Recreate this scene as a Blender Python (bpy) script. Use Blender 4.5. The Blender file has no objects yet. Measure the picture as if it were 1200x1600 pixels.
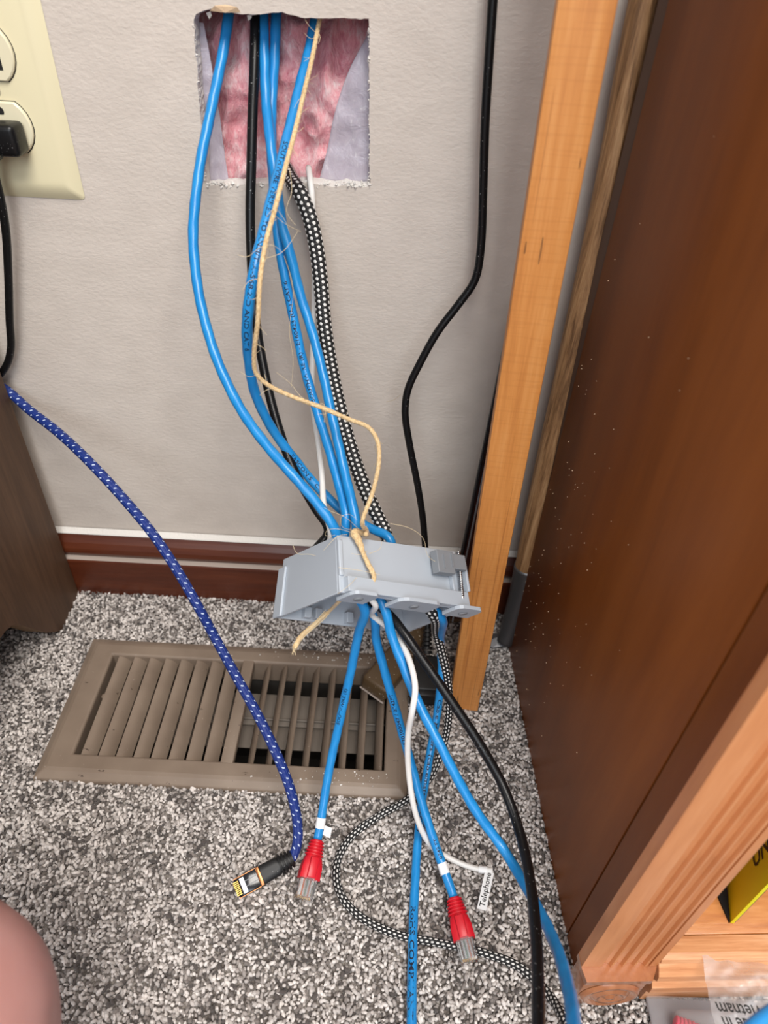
import bpy, bmesh, math, random
import numpy as np
from mathutils import Vector, Matrix, noise
from mathutils.geometry import tessellate_polygon

random.seed(7)
rng = np.random.default_rng(7)
scene = bpy.context.scene
COL = scene.collection

# ------------------------------------------------------------------ camera
F = 1109.0
CAM = np.array([0.0, -0.48389, 0.53])
RW = np.array([[0.9985808, 0.05325764, 0.0],
               [0.03492373, -0.65481991, 0.75497763],
               [0.04020833, -0.75390617, -0.65575054]])   # world <- camera (right, down, forward)
cam_d = bpy.data.cameras.new('camera')
cam = bpy.data.objects.new('camera', cam_d)
COL.objects.link(cam)
cam_d.sensor_fit = 'HORIZONTAL'
cam_d.sensor_width = 36.0
cam_d.lens = F / 1200.0 * 36.0
cam_d.clip_start = 0.01
cam_d.clip_end = 50
cam_d.dof.use_dof = True
cam_d.dof.focus_distance = 0.50
cam_d.dof.aperture_fstop = 10.5
_m = np.eye(4)
_m[:3, 0] = RW[:, 0]
_m[:3, 1] = -RW[:, 1]
_m[:3, 2] = -RW[:, 2]
_m[:3, 3] = CAM
cam.matrix_world = Matrix(_m.tolist())
scene.camera = cam

# ------------------------------------------------------------------ world, lights, exposure
world = bpy.data.worlds.new('world')
scene.world = world
world.use_nodes = True
bg = world.node_tree.nodes['Background']
bg.inputs[0].default_value = (0.93, 0.95, 1.0, 1)
bg.inputs[1].default_value = 0.44


def area(name, loc, target, sx, sy, power, color):
    l = bpy.data.lights.new(name, 'AREA')
    l.shape = 'RECTANGLE'
    l.size, l.size_y, l.energy, l.color = sx, sy, power, color
    o = bpy.data.objects.new(name, l)
    COL.objects.link(o)
    o.location = loc
    o.rotation_euler = (Vector(target) - Vector(loc)).to_track_quat('-Z', 'Y').to_euler()
    return o


area('ceiling_light', (0.30, -1.10, 2.05), (0.0, -0.1, 0.2), 0.9, 0.9, 48, (1.0, 0.945, 0.88))
area('window_light', (0.05, -2.6, 1.5), (0.05, -0.05, 0.3), 1.3, 1.2, 28, (0.84, 0.92, 1.0))
area('side_fill_light', (-2.0, -1.2, 1.4), (0.1, -0.1, 0.3), 1.0, 1.2, 17, (0.95, 0.96, 1.0))  # unseen fill from the left, added to brighten the bookcase panel

vs = scene.view_settings
vs.view_transform = 'Standard'
vs.look = 'None'
vs.gamma = 1.0
vs.use_curve_mapping = False
vs.exposure = 0.0


# ------------------------------------------------------------------ placing helpers
def ray(px, py):
    return RW @ np.array([px - 600.0, py - 800.0, F])


def at_y(px, py, y):
    d = ray(px, py)
    return CAM + d * ((y - CAM[1]) / d[1])


def at_z(px, py, z):
    d = ray(px, py)
    return CAM + d * ((z - CAM[2]) / d[2])


def at_d(px, py, dep):
    return CAM + ray(px, py) / F * dep


def Y(px, py, y): return at_y(px, py, y)
def Z(px, py, z): return at_z(px, py, z)


# ------------------------------------------------------------------ node helper
class S:
    """A socket with arithmetic."""
    def __init__(s, nt, sock): s.nt, s.k = nt, sock
    def _op(s, op, *others, swap=False):
        n = s.nt.nodes.new('ShaderNodeMath')
        n.operation = op
        args = [s] + list(others)
        if swap: args = args[::-1]
        for i, a in enumerate(args):
            if isinstance(a, S): s.nt.links.new(a.k, n.inputs[i])
            else: n.inputs[i].default_value = a
        return S(s.nt, n.outputs[0])
    def __add__(s, o): return s._op('ADD', o)
    def __sub__(s, o): return s._op('SUBTRACT', o)
    def __mul__(s, o): return s._op('MULTIPLY', o)
    def fract(s): return s._op('FRACT')
    def floor(s): return s._op('FLOOR')
    def abs(s): return s._op('ABSOLUTE')
    def mod(s, o): return s._op('FLOORED_MODULO', o)
    def lt(s, o): return s._op('LESS_THAN', o)
    def gt(s, o): return s._op('GREATER_THAN', o)
    def pw(s, o): return s._op('POWER', o)
    def sin(s): return s._op('SINE')
    def mx(s, o): return s._op('MAXIMUM', o)


class Mat:
    def __init__(s, name, color=(.5, .5, .5), rough=.5, **kw):
        s.m = bpy.data.materials.new(name)
        s.m.use_nodes = True
        s.nt = s.m.node_tree
        s.b = s.nt.nodes['Principled BSDF']
        s.b.inputs['Base Color'].default_value = (*color, 1)
        s.b.inputs['Roughness'].default_value = rough
        for k, v in kw.items():
            s.b.inputs[k].default_value = v
    def node(s, t, **inp):
        n = s.nt.nodes.new(t)
        for k, v in inp.items():
            n.inputs[k.replace('_', ' ')].default_value = v
        return n
    def link(s, a, b): s.nt.links.new(a.k if isinstance(a, S) else a, b)
    def coord(s, kind='Object', scale=(1, 1, 1), rot=(0, 0, 0)):
        tc = s.node('ShaderNodeTexCoord')
        mp = s.node('ShaderNodeMapping')
        mp.inputs['Scale'].default_value = scale
        mp.inputs['Rotation'].default_value = rot
        s.link(tc.outputs[kind], mp.inputs['Vector'])
        return mp.outputs['Vector']
    def noise(s, vec, scale, detail=3, rough=.5, dist=0):
        n = s.node('ShaderNodeTexNoise', Scale=scale, Detail=detail, Roughness=rough, Distortion=dist)
        s.link(vec, n.inputs['Vector'])
        return S(s.nt, n.outputs['Fac'])
    def ramp(s, fac, stops):
        n = s.node('ShaderNodeValToRGB')
        e = n.color_ramp.elements
        while len(e) < len(stops): e.new(.5)
        for el, (p, c) in zip(e, stops):
            el.position, el.color = p, (*c, 1)
        s.link(fac, n.inputs['Fac'])
        return n.outputs['Color']
    def mix(s, fac, a, b):
        n = s.nt.nodes.new('ShaderNodeMix')
        n.data_type = 'RGBA'
        for key, v in ((0, fac), (6, a), (7, b)):
            if isinstance(v, S): s.link(v, n.inputs[key])
            elif isinstance(v, (int, float)): n.inputs[key].default_value = v
            elif isinstance(v, tuple): n.inputs[key].default_value = (*v, 1)
            else: s.link(v, n.inputs[key])
        return n.outputs[2]
    def color(s, sock): s.link(sock, s.b.inputs['Base Color']); return s
    def bump(s, h, strength=.3, dist=.001):
        n = s.node('ShaderNodeBump')
        n.inputs['Strength'].default_value = strength
        n.inputs['Distance'].default_value = dist
        s.link(h, n.inputs['Height'])
        s.link(n.outputs['Normal'], s.b.inputs['Normal'])
        return s


MATS = {}


def simple(name, color, rough=.5, **kw):
    m = Mat(name, color, rough, **kw)
    MATS[name] = m.m
    return m


def lin(r, g, b):
    f = lambda c: (c / 255 / 12.92) if c / 255 <= .04045 else ((c / 255 + .055) / 1.055) ** 2.4
    return (f(r), f(g), f(b))


# wall paint with an orange-peel / brushed relief
m = simple('wall_paint', lin(206, 196, 186), .55)
v = m.coord('Object', (1, 1, 1.6))
n1 = m.noise(v, 260, 3, .55, .15)
n2 = m.noise(v, 38, 2, .5)
m.color(m.ramp(n2, [(.3, lin(202, 192, 182)), (.7, lin(209, 199, 189))]))
m.bump(n1 * .8 + n2 * .5, .40, .0012)

m = simple('gypsum', lin(226, 222, 216), .9)
v = m.coord()
m.bump(m.noise(v, 420, 4, .7), .8, .001)
m = simple('torn_paper', lin(206, 178, 146), .9)
m.bump(m.noise(m.coord(), 300, 3), .5, .001)

# carpets
m = simple('carpet_backing', lin(112, 103, 97), .95)
v = m.coord()
m.color(m.ramp(m.noise(v, 260, 3, .6), [(.32, lin(96, 88, 83)), (.5, lin(140, 131, 125)), (.66, lin(190, 182, 174))]))
m.bump(m.noise(v, 300, 3), 1, .004)
m = simple('carpet_pile', (.5, .5, .5), .95)
at = m.node('ShaderNodeAttribute')
at.attribute_name = 'Col'
m.color(at.outputs['Color'])
m.b.inputs['Sheen Weight'].default_value = .25

# woods


def wood(name, dark, mid, light, rough, scale, spec=.5, grain=.35, coat=0., rot=(0, 0, 0), pos=(.3, .5, .72)):
    m = simple(name, mid, rough)
    v = m.coord('Object', scale, rot)
    a = m.noise(v, 1.0, 5, .6, .4)
    b = m.noise(v, 4.0, 4, .65, .2)
    m.color(m.ramp(a * .6 + b * .4, [(pos[0], dark), (pos[1], mid), (pos[2], light)]))
    m.bump(b, grain, .0006)
    m.b.inputs['Coat Weight'].default_value = coat
    m.b.inputs['Coat Roughness'].default_value = .25
    m.b.inputs['Specular IOR Level'].default_value = spec
    return m


m = wood('honey_wood', lin(188, 116, 54), lin(214, 142, 72), lin(230, 164, 96), .5, (110, 110, 5))
# saw marks across the strip, dark pen-like scratches
nt = m.nt
v = m.coord('Object', (14, 14, 460))
saw = m.noise(v, 1.0, 2)
v2 = m.coord('Object', (260, 260, 22))
scr = m.noise(v2, 1.0, 2)
old = m.b.inputs['Base Color'].links[0].from_socket
c1 = m.mix(saw.gt(.55) * .13, old, lin(178, 106, 48))
stk = m.noise(m.coord('Object', (420, 420, 4)), 1.0, 2)
c1 = m.mix(stk.gt(.64) * .4, c1, lin(150, 84, 36))
m.color(m.mix(scr.gt(.72) * .65, c1, lin(92, 56, 30)))

wood('brown_panel', lin(106, 53, 15), lin(126, 67, 20), lin(142, 79, 28), .45, (16, 16, 2.2), coat=0., grain=.05, spec=.25)
wood('pilaster_wood', lin(186, 116, 66), lin(204, 134, 82), lin(218, 152, 102), .42, (60, 60, 5), coat=.2, grain=.1)
wood('plinth_wood', lin(146, 88, 52), lin(166, 104, 66), lin(184, 122, 82), .22, (60, 60, 30), coat=1., grain=.05)
wood('shelf_wood', lin(164, 92, 40), lin(196, 124, 62), lin(216, 150, 88), .35, (14, 120, 30), coat=.2, grain=.15)
wood('nosing_wood', lin(180, 112, 66), lin(214, 152, 104), lin(236, 188, 146), .4, (8, 140, 140), coat=.2, grain=.1)
wood('baseboard_wood', lin(66, 26, 11), lin(84, 36, 16), lin(102, 50, 26), .42, (5, 70, 70), coat=.2, grain=.1)
wood('cabinet_wood', lin(66, 46, 31), lin(86, 61, 42), lin(106, 78, 56), .6, (60, 60, 6), grain=.4)
wood('cabinet_edge', lin(110, 82, 54), lin(128, 98, 66), lin(146, 116, 82), .6, (60, 60, 60), grain=.2)
wood('handle_wood', lin(96, 66, 38), lin(150, 112, 74), lin(186, 148, 106), .55, (230, 230, 9), grain=.5, pos=(.36, .5, .66))
simple('dust', lin(176, 162, 152), .9)
simple('black_gap', (.004, .003, .003), .9)
simple('back_strip', lin(92, 70, 58), .6)

# plastics, metals
simple('plate_ivory', lin(226, 217, 182), .32)
simple('receptacle_ivory', lin(228, 220, 190), .35)
simple('slot_dark', (.012, .011, .01), .6)
simple('screw_ivory', lin(205, 196, 166), .4)
m = simple('black_rubber', (.006, .006, .0065), .34)
m.b.inputs['Specular IOR Level'].default_value = .3
v = m.coord()
sp = m.noise(v, 900, 1)
m.color(m.mix(sp.gt(.74), (.006, .006, .0065), (.22, .22, .22)))
m = simple('black_matte', (.006, .006, .0065), .5)
sp = m.noise(m.coord(), 700, 1)
m.color(m.mix(sp.gt(.76), (.006, .006, .0065), (.2, .2, .2)))
simple('black_gloss', (.008, .009, .012), .15)
simple('maroon', lin(66, 26, 16), .5)
m = simple('box_grey', lin(178, 186, 195), .42)
m.bump(m.noise(m.coord(), 60, 2), .1, .001)
simple('clamp_grey', lin(132, 136, 141), .5)
simple('steel', lin(196, 198, 200), .3, Metallic=1.0)
m = simple('ferrule_steel', lin(110, 110, 112), .45, Metallic=.85)
m.bump(m.noise(m.coord('Object', (300, 300, 20)), 1, 3), .2, .0005)
m = simple('register_paint', lin(132, 116, 102), .5)
v = m.coord()
sp = m.noise(v, 620, 2, .6)
wr = m.noise(m.coord('Object', (90, 240, 240)), 1, 3, .6)
base = m.ramp(m.noise(v, 30, 3), [(.3, lin(124, 108, 94)), (.7, lin(139, 123, 108))])
c1 = m.mix(wr.gt(.71), base, lin(62, 46, 36))
m.color(m.mix(sp.gt(.75) * .6, c1, lin(226, 220, 210)))
simple('duct_metal', lin(66, 62, 58), .6, Metallic=.3)
simple('damper_paint', lin(112, 103, 94), .55)

m = simple('blue_jacket', lin(28, 122, 200), .31)
m.color(m.ramp(m.noise(m.coord('UV', (4, 60, 1)), 1, 2), [(.3, lin(26, 128, 198)), (.7, lin(36, 142, 210))]))
simple('white_jacket', lin(232, 230, 226), .4)
simple('print_ink', lin(8, 20, 44), .6)
simple('label_white', lin(240, 240, 240), .5)
simple('label_ink', (.02, .02, .02), .6)
m = simple('red_boot', lin(206, 26, 42), .38)
simple('pink_boot', lin(214, 62, 92), .45)
m = simple('clear_plastic', (.95, .96, .97), .08)
m.b.inputs['Transmission Weight'].default_value = .92
m.b.inputs['IOR'].default_value = 1.45
simple('gold', lin(216, 170, 90), .3, Metallic=1.0)
simple('copper_band', lin(176, 118, 76), .3, Metallic=.8)
simple('wire_white', lin(235, 235, 232), .5)
simple('wire_orange', lin(216, 112, 60), .5)
simple('wire_green', lin(60, 120, 80), .5)
simple('wire_brown', lin(120, 80, 60), .5)
m = simple('brown_plastic', lin(92, 72, 48), .4)
sp = m.noise(m.coord(), 520, 1)
m.color(m.mix(sp.gt(.73), lin(92, 72, 48), lin(210, 200, 180)))
m = simple('twine', lin(214, 184, 136), .85)
m.color(m.ramp(m.noise(m.coord('UV', (9, 500, 1)), 1, 3), [(.3, lin(186, 152, 104)), (.6, lin(222, 194, 148)), (.8, lin(236, 214, 172))]))
m.b.inputs['Sheen Weight'].default_value = .2
simple('fibre', lin(228, 208, 170), .8)
m = simple('skin', lin(206, 150, 136), .5)
m.color(m.ramp(m.noise(m.coord(), 22, 3), [(.3, lin(188, 134, 126)), (.7, lin(208, 158, 152))]))
m.b.inputs['Subsurface Weight'].default_value = .25
m.b.inputs['Subsurface Radius'].default_value = (.012, .005, .003)
m.b.inputs['Subsurface Scale'].default_value = .4

# braided sleeves: u around (0..1), v along in metres


def braid(name, base, dot, ncol, pitch, du, dv, slant=0.0):
    m = simple(name, base, .6)
    tc = m.node('ShaderNodeUVMap')
    sx = m.node('ShaderNodeSeparateXYZ')
    m.link(tc.outputs['UV'], sx.inputs[0])
    u = S(m.nt, sx.outputs[0]) * float(ncol)
    w = S(m.nt, sx.outputs[1]) * (1.0 / pitch)
    w = w + u * slant
    par = u.floor().mod(2.0)
    w = w + par * .5
    fu = (u.fract() - .5).abs() * (1 / du)
    fv = (w.fract() - .5).abs() * (1 / dv)
    d = fu * fu + fv * fv
    m.color(m.mix(d.lt(1.0), base, dot))
    rel = (u * math.tau).sin().abs() + (w * math.tau).sin().abs()
    m.bump(rel * -1.0, .5, .0004)
    return m


braid('braid_black_white', (.006, .006, .0065), lin(226, 224, 220), 8, .0036, .27, .29, 0.12)
braid('braid_blue', lin(14, 44, 120), lin(190, 204, 228), 7, .0080, .30, .08, .22)

# insulation, vapour barrier
m = simple('pink_fibreglass', lin(206, 130, 138), .95)
v = m.coord('Object', (1, 1, 1))
a = m.noise(v, 42, 5, .6, .8)
b = m.noise(m.coord('Object', (1, 1, .35), (0, .5, 0)), 420, 3, .7)
m.color(m.ramp(a * .55 + b * .45, [(.34, lin(214, 128, 140)), (.5, lin(236, 172, 178)), (.64, lin(250, 222, 222))]))
m.bump(b + a, .7, .002)
m.b.inputs['Subsurface Weight'].default_value = .15
m.b.inputs['Subsurface Radius'].default_value = (.01, .004, .004)
m.b.inputs['Subsurface Scale'].default_value = .3
m = simple('vapour_plastic', lin(206, 198, 208), .22)
b = m.noise(m.coord(), 110, 5, .65, 1.2)
m.color(m.ramp(m.noise(m.coord('Object', (1, 1, .5)), 130, 5, .7, 1.5), [(.40, lin(204, 196, 208)), (.62, lin(214, 207, 217)), (.70, lin(250, 249, 250))]))
m.bump(b, .45, .002)
m.b.inputs['Alpha'].default_value = .78
m.b.inputs['Transmission Weight'].default_value = .15
m = simple('bag_film', (.97, .97, .98), .06)
m.b.inputs['Transmission Weight'].default_value = .0
m.b.inputs['Alpha'].default_value = .3
m.b.inputs['Specular IOR Level'].default_value = .8
m.bump(m.noise(m.coord(), 60, 3), .4, .003)
m = simple('clamshell', (.9, .9, .92), .1)
m.b.inputs['Alpha'].default_value = .12
m.b.inputs['Specular IOR Level'].default_value = .8
simple('card_grey', lin(84, 78, 82), .6)
simple('book_yellow', lin(242, 240, 8), .45)
simple('page_white', lin(235, 232, 222), .7)
simple('cavity_dark', lin(92, 60, 60), .95)


# ------------------------------------------------------------------ mesh helpers
def link(o, parent=None):
    COL.objects.link(o)
    if parent is not None:
        o.parent = parent
    return o


def mesh_obj(name, verts, faces, mat, parent=None, smooth=False, uv=None):
    me = bpy.data.meshes.new(name)
    me.from_pydata([tuple(map(float, q)) for q in verts], [], faces)
    if smooth:
        me.polygons.foreach_set('use_smooth', [True] * len(me.polygons))
    if uv is not None:
        l = me.uv_layers.new(name='UVMap')
        flat = []
        for p in uv:
            for q in p: flat.extend(q)
        l.data.foreach_set('uv', flat)
    me.materials.append(MATS[mat])
    me.validate()
    return link(bpy.data.objects.new(name, me), parent)


def bm_obj(name, bm, mat, parent=None, smooth=False, angle=None):
    me = bpy.data.meshes.new(name)
    bmesh.ops.recalc_face_normals(bm, faces=bm.faces)
    bm.to_mesh(me)
    bm.free()
    if smooth:
        me.polygons.foreach_set('use_smooth', [True] * len(me.polygons))
        if angle:
            me.set_sharp_from_angle(angle=math.radians(angle))
    me.materials.append(MATS[mat])
    return link(bpy.data.objects.new(name, me), parent)


def thing(name, label, cat, group=None, loc=(0, 0, 0)):
    o = bpy.data.objects.new(name, None)
    o.empty_display_size = .01
    COL.objects.link(o)
    o.location = loc
    return tag(o, label, cat, group)


def tag(o, label, cat, group=None):
    o['label'] = label
    o['category'] = cat
    if group: o['group'] = group
    return o


def struct(o):
    o['kind'] = 'structure'
    return o


def bx(bm, lo, hi, M=None, bevel=0.0, seg=2):
    """axis box lo..hi, optional matrix, optional bevel"""
    t = bmesh.new()
    lo, hi = Vector(lo), Vector(hi)
    c, s = (lo + hi) / 2, hi - lo
    bmesh.ops.create_cube(t, size=1.0, matrix=Matrix.Translation(c) @ Matrix.Diagonal((*s, 1)))
    if bevel:
        bmesh.ops.bevel(t, geom=t.edges[:], offset=bevel, segments=seg, affect='EDGES', profile=.5)
    if M is not None:
        bmesh.ops.transform(t, matrix=M, verts=t.verts)
    tm = bpy.data.meshes.new('t')
    t.to_mesh(tm)
    t.free()
    bm.from_mesh(tm)
    bpy.data.meshes.remove(tm)


def boxobj(name, lo, hi, mat, parent=None, M=None, bevel=0.0, seg=2):
    bm = bmesh.new()
    bx(bm, lo, hi, M, bevel, seg)
    return bm_obj(name, bm, mat, parent, smooth=bevel > 0, angle=40)


def frame(origin, xdir, up):
    x = Vector(xdir).normalized()
    z = Vector(up)
    z = (z - x * z.dot(x)).normalized()
    y = z.cross(x)
    M = Matrix((x, y, z)).transposed().to_4x4()
    M.translation = Vector(origin)
    return M


def spline(pts, step=.0025):
    """centripetal-ish Catmull-Rom through pts, resampled evenly"""
    P = np.array(pts, float)
    P = np.vstack([2 * P[0] - P[1], P, 2 * P[-1] - P[-2]])
    out = []
    for i in range(1, len(P) - 2):
        p0, p1, p2, p3 = P[i - 1:i + 3]
        t0 = 0.
        t1 = t0 + max(np.linalg.norm(p1[:3] - p0[:3]), 1e-5) ** .5
        t2 = t1 + max(np.linalg.norm(p2[:3] - p1[:3]), 1e-5) ** .5
        t3 = t2 + max(np.linalg.norm(p3[:3] - p2[:3]), 1e-5) ** .5
        t = np.linspace(t1, t2, 14, endpoint=False)[:, None]
        A1 = (t1 - t) / (t1 - t0) * p0 + (t - t0) / (t1 - t0) * p1
        A2 = (t2 - t) / (t2 - t1) * p1 + (t - t1) / (t2 - t1) * p2
        A3 = (t3 - t) / (t3 - t2) * p2 + (t - t2) / (t3 - t2) * p3
        B1 = (t2 - t) / (t2 - t0) * A1 + (t - t0) / (t2 - t0) * A2
        B2 = (t3 - t) / (t3 - t1) * A2 + (t - t1) / (t3 - t1) * A3
        out.append((t2 - t) / (t2 - t1) * B1 + (t - t1) / (t2 - t1) * B2)
    out.append(P[-2][None])
    Q = np.vstack(out)
    s = np.concatenate([[0], np.cumsum(np.linalg.norm(np.diff(Q[:, :3], axis=0), axis=1))])
    n = max(3, int(s[-1] / step))
    si = np.linspace(0, s[-1], n)
    R = np.stack([np.interp(si, s, Q[:, k]) for k in range(Q.shape[1])], 1)
    # light smoothing
    for _ in range(2):
        R[1:-1] = .25 * R[:-2] + .5 * R[1:-1] + .25 * R[2:]
    return R, si


def frames(R, ref=(0.0, -0.8, 0.6)):
    T = np.gradient(R[:, :3], axis=0)
    T /= np.linalg.norm(T, axis=1)[:, None]
    ref = np.array(ref, float)
    N = ref[None] - T * (T @ ref)[:, None]
    N /= np.linalg.norm(N, axis=1)[:, None] + 1e-9
    B = np.cross(T, N)
    return T, N, B


def tube(name, pts, r, mat, parent=None, seg=14, step=.0025, flat=None, lump=0., lumpk=420., lobes=0, twist=900., caps=True):
    """round (or flat = (a, b) elliptical) tube with uv; pts may carry a 4th column scaling the radius"""
    R, s = spline(pts, step)
    T, N, B = frames(R)
    n = len(R)
    th = np.linspace(0, math.tau, seg, endpoint=False)
    rs = R[:, 3] if R.shape[1] > 3 else np.ones(n)
    ra = rb = r
    if flat: ra, rb = flat
    rad = np.ones((n, seg))
    if lump: rad = 1 + lump * np.cos(th[None] * 2 - s[:, None] * lumpk) * .6 + lump * .4 * np.cos(th[None] * 1 + s[:, None] * lumpk * .37)
    if lobes: rad = .86 + .2 * np.abs(np.cos((th[None] - s[:, None] * twist) * lobes / 2))
    V = (R[:, None, :3] + (np.cos(th)[None, :, None] * N[:, None] * rb + np.sin(th)[None, :, None] * B[:, None] * ra)
         * (rad * rs[:, None])[:, :, None]).reshape(-1, 3)
    faces, uv = [], []
    for i in range(n - 1):
        for j in range(seg):
            k = (j + 1) % seg
            faces.append((i * seg + j, i * seg + k, (i + 1) * seg + k, (i + 1) * seg + j))
            u0, u1 = j / seg, (j + 1) / seg
            uv.append(((u0, s[i]), (u1, s[i]), (u1, s[i + 1]), (u0, s[i + 1])))
    if caps:
        faces.append(tuple(range(seg))[::-1])
        uv.append([(0, 0)] * seg)
        faces.append(tuple((n - 1) * seg + j for j in range(seg)))
        uv.append([(0, 0)] * seg)
    o = mesh_obj(name, V, faces, mat, parent, True, uv)
    return o, R, s, (T, N, B)


_tc = {}


def text_data(txt, size=1.0):
    if txt in _tc: return _tc[txt]
    cu = bpy.data.curves.new('t', 'FONT')
    cu.body = txt
    cu.resolution_u = 2
    cu.offset = .014
    o = bpy.data.objects.new('t', cu)
    COL.objects.link(o)
    bpy.context.view_layer.update()
    me = bpy.data.meshes.new_from_object(o.evaluated_get(bpy.context.evaluated_depsgraph_get()))
    V = np.array([tuple(q.co) for q in me.vertices])
    Fc = [tuple(p.vertices) for p in me.polygons]
    bpy.data.objects.remove(o)
    bpy.data.curves.remove(cu)
    bpy.data.meshes.remove(me)
    _tc[txt] = (V, Fc)
    return V, Fc


def cable_text(parent, path, txt, s0, size, r, ang=0., rev=False, ink='print_ink', stretch=1.4):
    """printed lettering wrapped on a tube; reading along the path (or against it if rev)"""
    R, s, (T, N, B) = path
    V, Fc = text_data(txt)
    if not len(V): return
    V = V * size
    sg = -1 if rev else 1
    ss = s0 + sg * V[:, 0] * stretch
    hv = (V[:, 1] - .35 * size) * sg
    a = ang - hv / r
    itp = lambda A: np.stack([np.interp(ss, s, A[:, k]) for k in range(3)], 1)
    P, n_, b_ = itp(R[:, :3]), itp(N), itp(B)
    rr = r + .00012
    W = P + (np.cos(a)[:, None] * n_ + np.sin(a)[:, None] * b_) * rr
    return mesh_obj('printed_lettering', W, Fc, ink, parent)


def flat_text(name, parent, txt, origin, right, up, size, ink):
    V, Fc = text_data(txt)
    right, up = np.array(right, float), np.array(up, float)
    right /= np.linalg.norm(right)
    up = up - right * (up @ right)
    up /= np.linalg.norm(up)
    W = np.array(origin)[None] + V[:, :1] * size * right + V[:, 1:2] * size * up
    return mesh_obj(name, W, Fc, ink, parent)


# ================================================================== SETTING
# ---- wall with the ragged rectangular hole
hole_px = [(303, 30), (306, 21), (318, 17), (330, 13), (352, 17), (372, 21), (395, 23), (420, 20), (440, 19), (452, 23),
           (470, 27), (500, 29), (530, 28), (556, 30), (577, 29), (578, 60), (576, 100), (578, 140), (576, 180), (579, 220),
           (577, 255), (579, 290), (560, 293), (540, 289), (520, 293), (500, 288), (480, 285), (455, 288), (430, 288), (405, 287),
           (380, 288), (350, 289), (322, 291), (320, 270), (321, 250), (317, 215), (313, 180), (309, 140), (308, 100), (304, 65)]
hole0 = [Y(x, y, 0) for x, y in hole_px]
hole = []
for i, p in enumerate(hole0):
    q = hole0[(i + 1) % len(hole0)]
    k = max(1, int(np.linalg.norm(q - p) / .0022))
    for j in range(k):
        w = p + (q - p) * j / k
        hole.append(np.array([w[0] + random.uniform(-.0003, .0003), 0, w[2] + random.uniform(-.0003, .0003)]))
outer = [np.array(p) for p in ((-1.4, 0, -.02), (1.4, 0, -.02), (1.4, 0, 1.6), (-1.4, 0, 1.6))]
loops = [[Vector((p[0], p[2], 0)) for p in outer], [Vector((p[0], p[2], 0)) for p in hole]]
tri = tessellate_polygon(loops)
allp = outer + hole
wall = struct(mesh_obj('wall_back', allp, [tuple(t) for t in tri], 'wall_paint'))
bm = bmesh.new()
bm.from_mesh(wall.data)
bmesh.ops.recalc_face_normals(bm, faces=bm.faces)
if bm.faces[:][0].normal.y > 0: bmesh.ops.reverse_faces(bm, faces=bm.faces)
bm.to_mesh(wall.data)
bm.free()
wall['label'] = 'textured beige painted drywall with a ragged rectangular opening'
# broken drywall edge (thickness) around the hole
n = len(hole)
cen = np.mean(hole, axis=0)
V, Fc = [], []
for ring, (dy, inset, jit) in enumerate(((0.0, 0, 0), (.0012, .0002, .0002), (.005, .0002, .0003), (.010, .0003, .0004), (.0135, 0, .0003))):
    for p in hole:
        d = cen - p
        d /= np.linalg.norm(d)
        j = np.array([random.uniform(-jit, jit), 0, random.uniform(-jit, jit)])
        V.append(p + d * inset + j + np.array([0, dy, 0]))
for ring in range(4):
    for i in range(n):
        k = (i + 1) % n
        Fc.append((ring * n + i, ring * n + k, (ring + 1) * n + k, (ring + 1) * n + i))
o = mesh_obj('drywall_edge', V, Fc, 'gypsum', wall)
# crumbled white lip at the lower edge and paper tears
V, Fc = [], []


def crumb(c, r, V, Fc):
    b = len(V)
    for d in ((1, 0, 0), (-1, 0, 0), (0, 1, 0), (0, -1, 0), (0, 0, 1), (0, 0, -1)):
        V.append(np.array(c) + np.array(d) * r * random.uniform(.5, 1.3) + rng.normal(0, r * .2, 3))
    for f in ((0, 2, 4), (2, 1, 4), (1, 3, 4), (3, 0, 4), (2, 0, 5), (1, 2, 5), (3, 1, 5), (0, 3, 5)):
        Fc.append(tuple(b + i for i in f))


for i in range(230):
    t = random.random()
    x = 322 + t * 257
    w = .6 if (x < 352 or x > 488) else .18
    if random.random() > w + .1: continue
    c = Y(x, 291 - random.uniform(-2, 7), random.uniform(-.0008, .003))
    crumb(c, random.uniform(.0006, .0017), V, Fc)
for i in range(90):
    t = random.random()
    c = Y(577 + random.uniform(-1, 1.5), 40 + t * 250, random.uniform(-.0005, .002))
    crumb(c, random.uniform(.0004, .0009), V, Fc)
for i in range(60):
    t = random.random()
    c = Y(303 + 19 * t + random.uniform(-2, 1), 35 + t * 250, random.uniform(-.0005, .002))
    crumb(c, random.uniform(.0003, .0009), V, Fc)
o = mesh_obj('gypsum_lip', V, Fc, 'gypsum', wall)
o['kind'] = 'stuff'
tp = [(328, 17), (335, 9), (352, 7), (370, 11), (376, 19), (352, 20)]
mesh_obj('torn_paper', [Y(x, y, -.0008 - .0012 * (i % 2)) for i, (x, y) in enumerate(tp)], [tuple(range(6))], 'torn_paper', wall)
for a in ([(322, 20), (327, 30), (331, 24), (329, 18)], [(386, 24), (388, 33), (393, 28), (394, 22)]):
    mesh_obj('torn_paper', [Y(x, y, .002 + .002 * (i % 2)) for i, (x, y) in enumerate(a)], [(0, 1, 2, 3)], 'gypsum', wall)

# stud cavity behind the drywall
cx0, cx1, cz0, cz1 = -.19, .04, .30, .62
struct(mesh_obj('wall_cavity', [(cx0, .0136, cz0), (cx1, .0136, cz0), (cx1, .0136, cz1), (cx0, .0136, cz1),
                         (cx0, .10, cz0), (cx1, .10, cz0), (cx1, .10, cz1), (cx0, .10, cz1)],
                [(4, 5, 6, 7), (0, 1, 5, 4), (3, 7, 6, 2), (0, 4, 7, 3), (1, 2, 6, 5)], 'cavity_dark'))

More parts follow.
